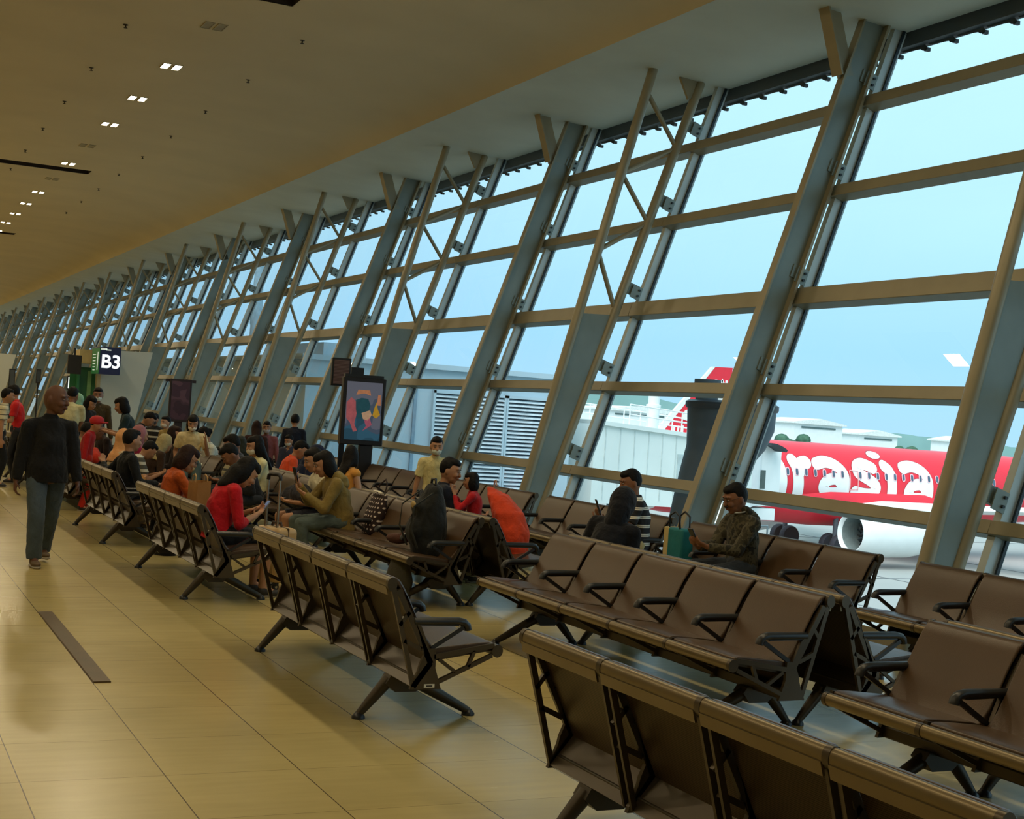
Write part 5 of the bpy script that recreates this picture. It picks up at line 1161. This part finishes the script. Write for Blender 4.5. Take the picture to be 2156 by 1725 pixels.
blob([(-.12, .02), (-.13, .16), (-.04, .2), (.06, .19), (.1, .1), (.08, 0), (.02, -.1), (-.08, -.12)], (30, 78, 90), -.042)
blob([(-.03, -.03), (.1, .02), (.13, -.05), (.08, -.14), (0, -.12)], (200, 160, 130), -.043)
blob([(-.13, .24), (-.1, .32), (.08, .32), (.1, .24), (.0, .27)], (196, 130, 92), -.042)
blob([(.14, -.06), (.16, .04), (.19, .15), (.22, .04), (.26, -.04), (.2, -.1)], (196, 150, 40), -.042)
blob([(.02, -.14), (.1, -.1), (.14, -.2), (.06, -.26), (.0, -.3), (.05, -.22)], (176, 86, 110), -.043)
blob([(.2, .1), (.21, .26), (.25, .26), (.26, .1)], (200, 130, 96), -.042)
obj('top_cap', MB().box((-.01, .05, 2.10), (.60, .12, .05)), M_black, pl_, None); obj('post', MB().box((.09, .06, .53), (.20, .12, 1.06)), mat('lightbox_black', rgb(26, 22, 26)), pl_, None, .01)
obj('base', MB().box((.09, .06, .012), (.5, .42, .024)), M_black, pl_, None)
p2 = thing('info_board', 'smaller dark framed notice board behind the blue poster lightbox', 'notice board', (6.93, 20.8, 0), math.radians(-6))
obj('frame', MB().box((0, .04, 2.16), (.30, .10, .44)), M_black, p2, None, .008)
mb = MB(); obj('sheet', MB().box((0, -.014, 2.16), (.24, .008, .38)), stripe_mat('notice_lines', rgb(86, 58, 54), rgb(120, 96, 90), .022, .45), p2, None)
obj('post', MB().box((.1, .07, 1.02), (.08, .06, 2.04)), M_black, p2, None); obj('bracket', MB().box((.27, .07, 2.08), (.20, .08, .34)), M_black, p2, None)
obj('foot', MB().box((.1, .07, .01), (.3, .3, .02)), M_black, p2, None)
p3_ = thing('banner_stand', 'tall dark purple poster stand in front of the windows', 'poster stand', (6.43, 30, 0), math.radians(-4))
obj('board', MB().box((0, 0, 1.50), (.46, .09, .92)), mat('banner_dark', rgb(40, 28, 34), 0.5), p3_, None, .01)
obj('picture', MB().box((0, -.049, 1.50), (.38, .008, .82)), art_mat('purple_picture', (52, 34, 44), (66, 44, 54), (82, 58, 68), (60, 40, 52), 3.0, 1.2, .12), p3_, None)
obj('post', MB().box((0, .03, .52), (.16, .06, 1.04)), mat('banner_dark', rgb(40, 28, 34)), p3_, None); obj('crossbar', MB().box((0, .05, 1.92), (.64, .05, .06)), mat('banner_dark', rgb(40, 28, 34)), p3_, None)
obj('foot', MB().box((0, .03, .01), (.44, .36, .02)), M_black, p3_, None)
# dark inlay strip set in the floor
o = obj('floor_strip', MB().box((1.393, 9.25, .004), (.096, 2.51, .008)), mat('floor_strip', rgb(84, 64, 38), 0.45), None, None)
tag(o, 'long dark brown strip laid on the beige floor tiles', 'floor strip')

# ------------------------------------------------------------------ light, sky, camera
for i, (x, y) in enumerate(LAMPY):
    d = bpy.data.lights.new('lamp_light', 'AREA'); d.shape = 'RECTANGLE'; d.size = .27; d.size_y = .33; d.energy = LAMP_W; d.color = (1.0, .83, .52); d.spread = math.radians(180)
    o = bpy.data.objects.new('lamp_light', d); COL.objects.link(o); o.location = (x, y, ZC - .014)
sd = bpy.data.lights.new('sky_sun', 'SUN'); sd.energy = SUN_W; sd.angle = math.radians(50); sd.color = (1.0, .97, .93)
so = bpy.data.objects.new('sky_sun', sd); COL.objects.link(so); so.rotation_euler = V((-.62, -.55, 1.0)).to_track_quat('Z', 'Y').to_euler()
w = bpy.data.worlds.new('overcast_sky'); SC.world = w; w.use_nodes = True; nt = w.node_tree; N = nt.nodes; L = nt.links
bg = N['Background']; tc = N.new('ShaderNodeTexCoord'); sp = N.new('ShaderNodeSeparateXYZ'); L.new(tc.outputs['Generated'], sp.inputs[0])
rp = N.new('ShaderNodeValToRGB'); L.new(sp.outputs['Z'], rp.inputs['Fac'])
for i, (p, c) in enumerate(((0.0, (166, 212, 240)), (.06, (158, 212, 242)), (.16, (180, 229, 250)), (.34, (192, 238, 254)), (1.0, (190, 232, 250)))):
    e = rp.color_ramp.elements[i] if i < 2 else rp.color_ramp.elements.new(p); e.position = p; e.color = rgb(*c)
nz = N.new('ShaderNodeTexNoise'); nz.inputs['Scale'].default_value = 2.2; nz.inputs['Detail'].default_value = 5
mp = N.new('ShaderNodeMapping'); mp.inputs['Scale'].default_value = (1, 1, 4); L.new(tc.outputs['Generated'], mp.inputs[0]); L.new(mp.outputs[0], nz.inputs['Vector'])
vm = N.new('ShaderNodeVectorMath'); vm.operation = 'SCALE'; L.new(rp.outputs['Color'], vm.inputs[0]); L.new(math_node(nt, 'ADD', math_node(nt, 'MULTIPLY', nz.outputs['Fac'], .16), .92), vm.inputs['Scale'])
L.new(vm.outputs[0], bg.inputs['Color']); bg.inputs['Strength'].default_value = 1.32

f = 2930.0; sl = 0.0698
Yc = V((-318 - 1078, 780 - 862.5, f)).normalized()
def vpx(x): return V((x - 1078, 780 + sl * (x + 318) - 862.5, f))
xv = -(vpx(0).dot(Yc)) / (V((1, sl, 0)).dot(Yc)); Xc = vpx(xv).normalized(); Zc = Xc.cross(Yc)
if Zc.y > 0: Zc = -Zc
right = V((Xc.x, Yc.x, Zc.x)); down = V((Xc.y, Yc.y, Zc.y)); fwd = V((Xc.z, Yc.z, Zc.z))
cam = bpy.data.cameras.new('camera'); co = bpy.data.objects.new('camera', cam); COL.objects.link(co)
cam.sensor_width = 36; cam.sensor_fit = 'HORIZONTAL'; cam.lens = f / 2156 * 36; cam.clip_end = 2000; cam.clip_start = .05
M = Matrix((right, -down, -fwd)).transposed().to_4x4(); M.translation = V((0, 0, 1.65)); co.matrix_world = M
SC.camera = co
SC.view_settings.view_transform = 'Standard'; SC.view_settings.look = 'None'; SC.view_settings.exposure = 0.0; SC.view_settings.gamma = 1.0
SC.cycles.use_denoising = True; SC.cycles.max_bounces = 8; SC.cycles.transparent_max_bounces = 24; SC.cycles.sample_clamp_indirect = 4.0; SC.cycles.caustics_reflective = False; SC.cycles.caustics_refractive = False
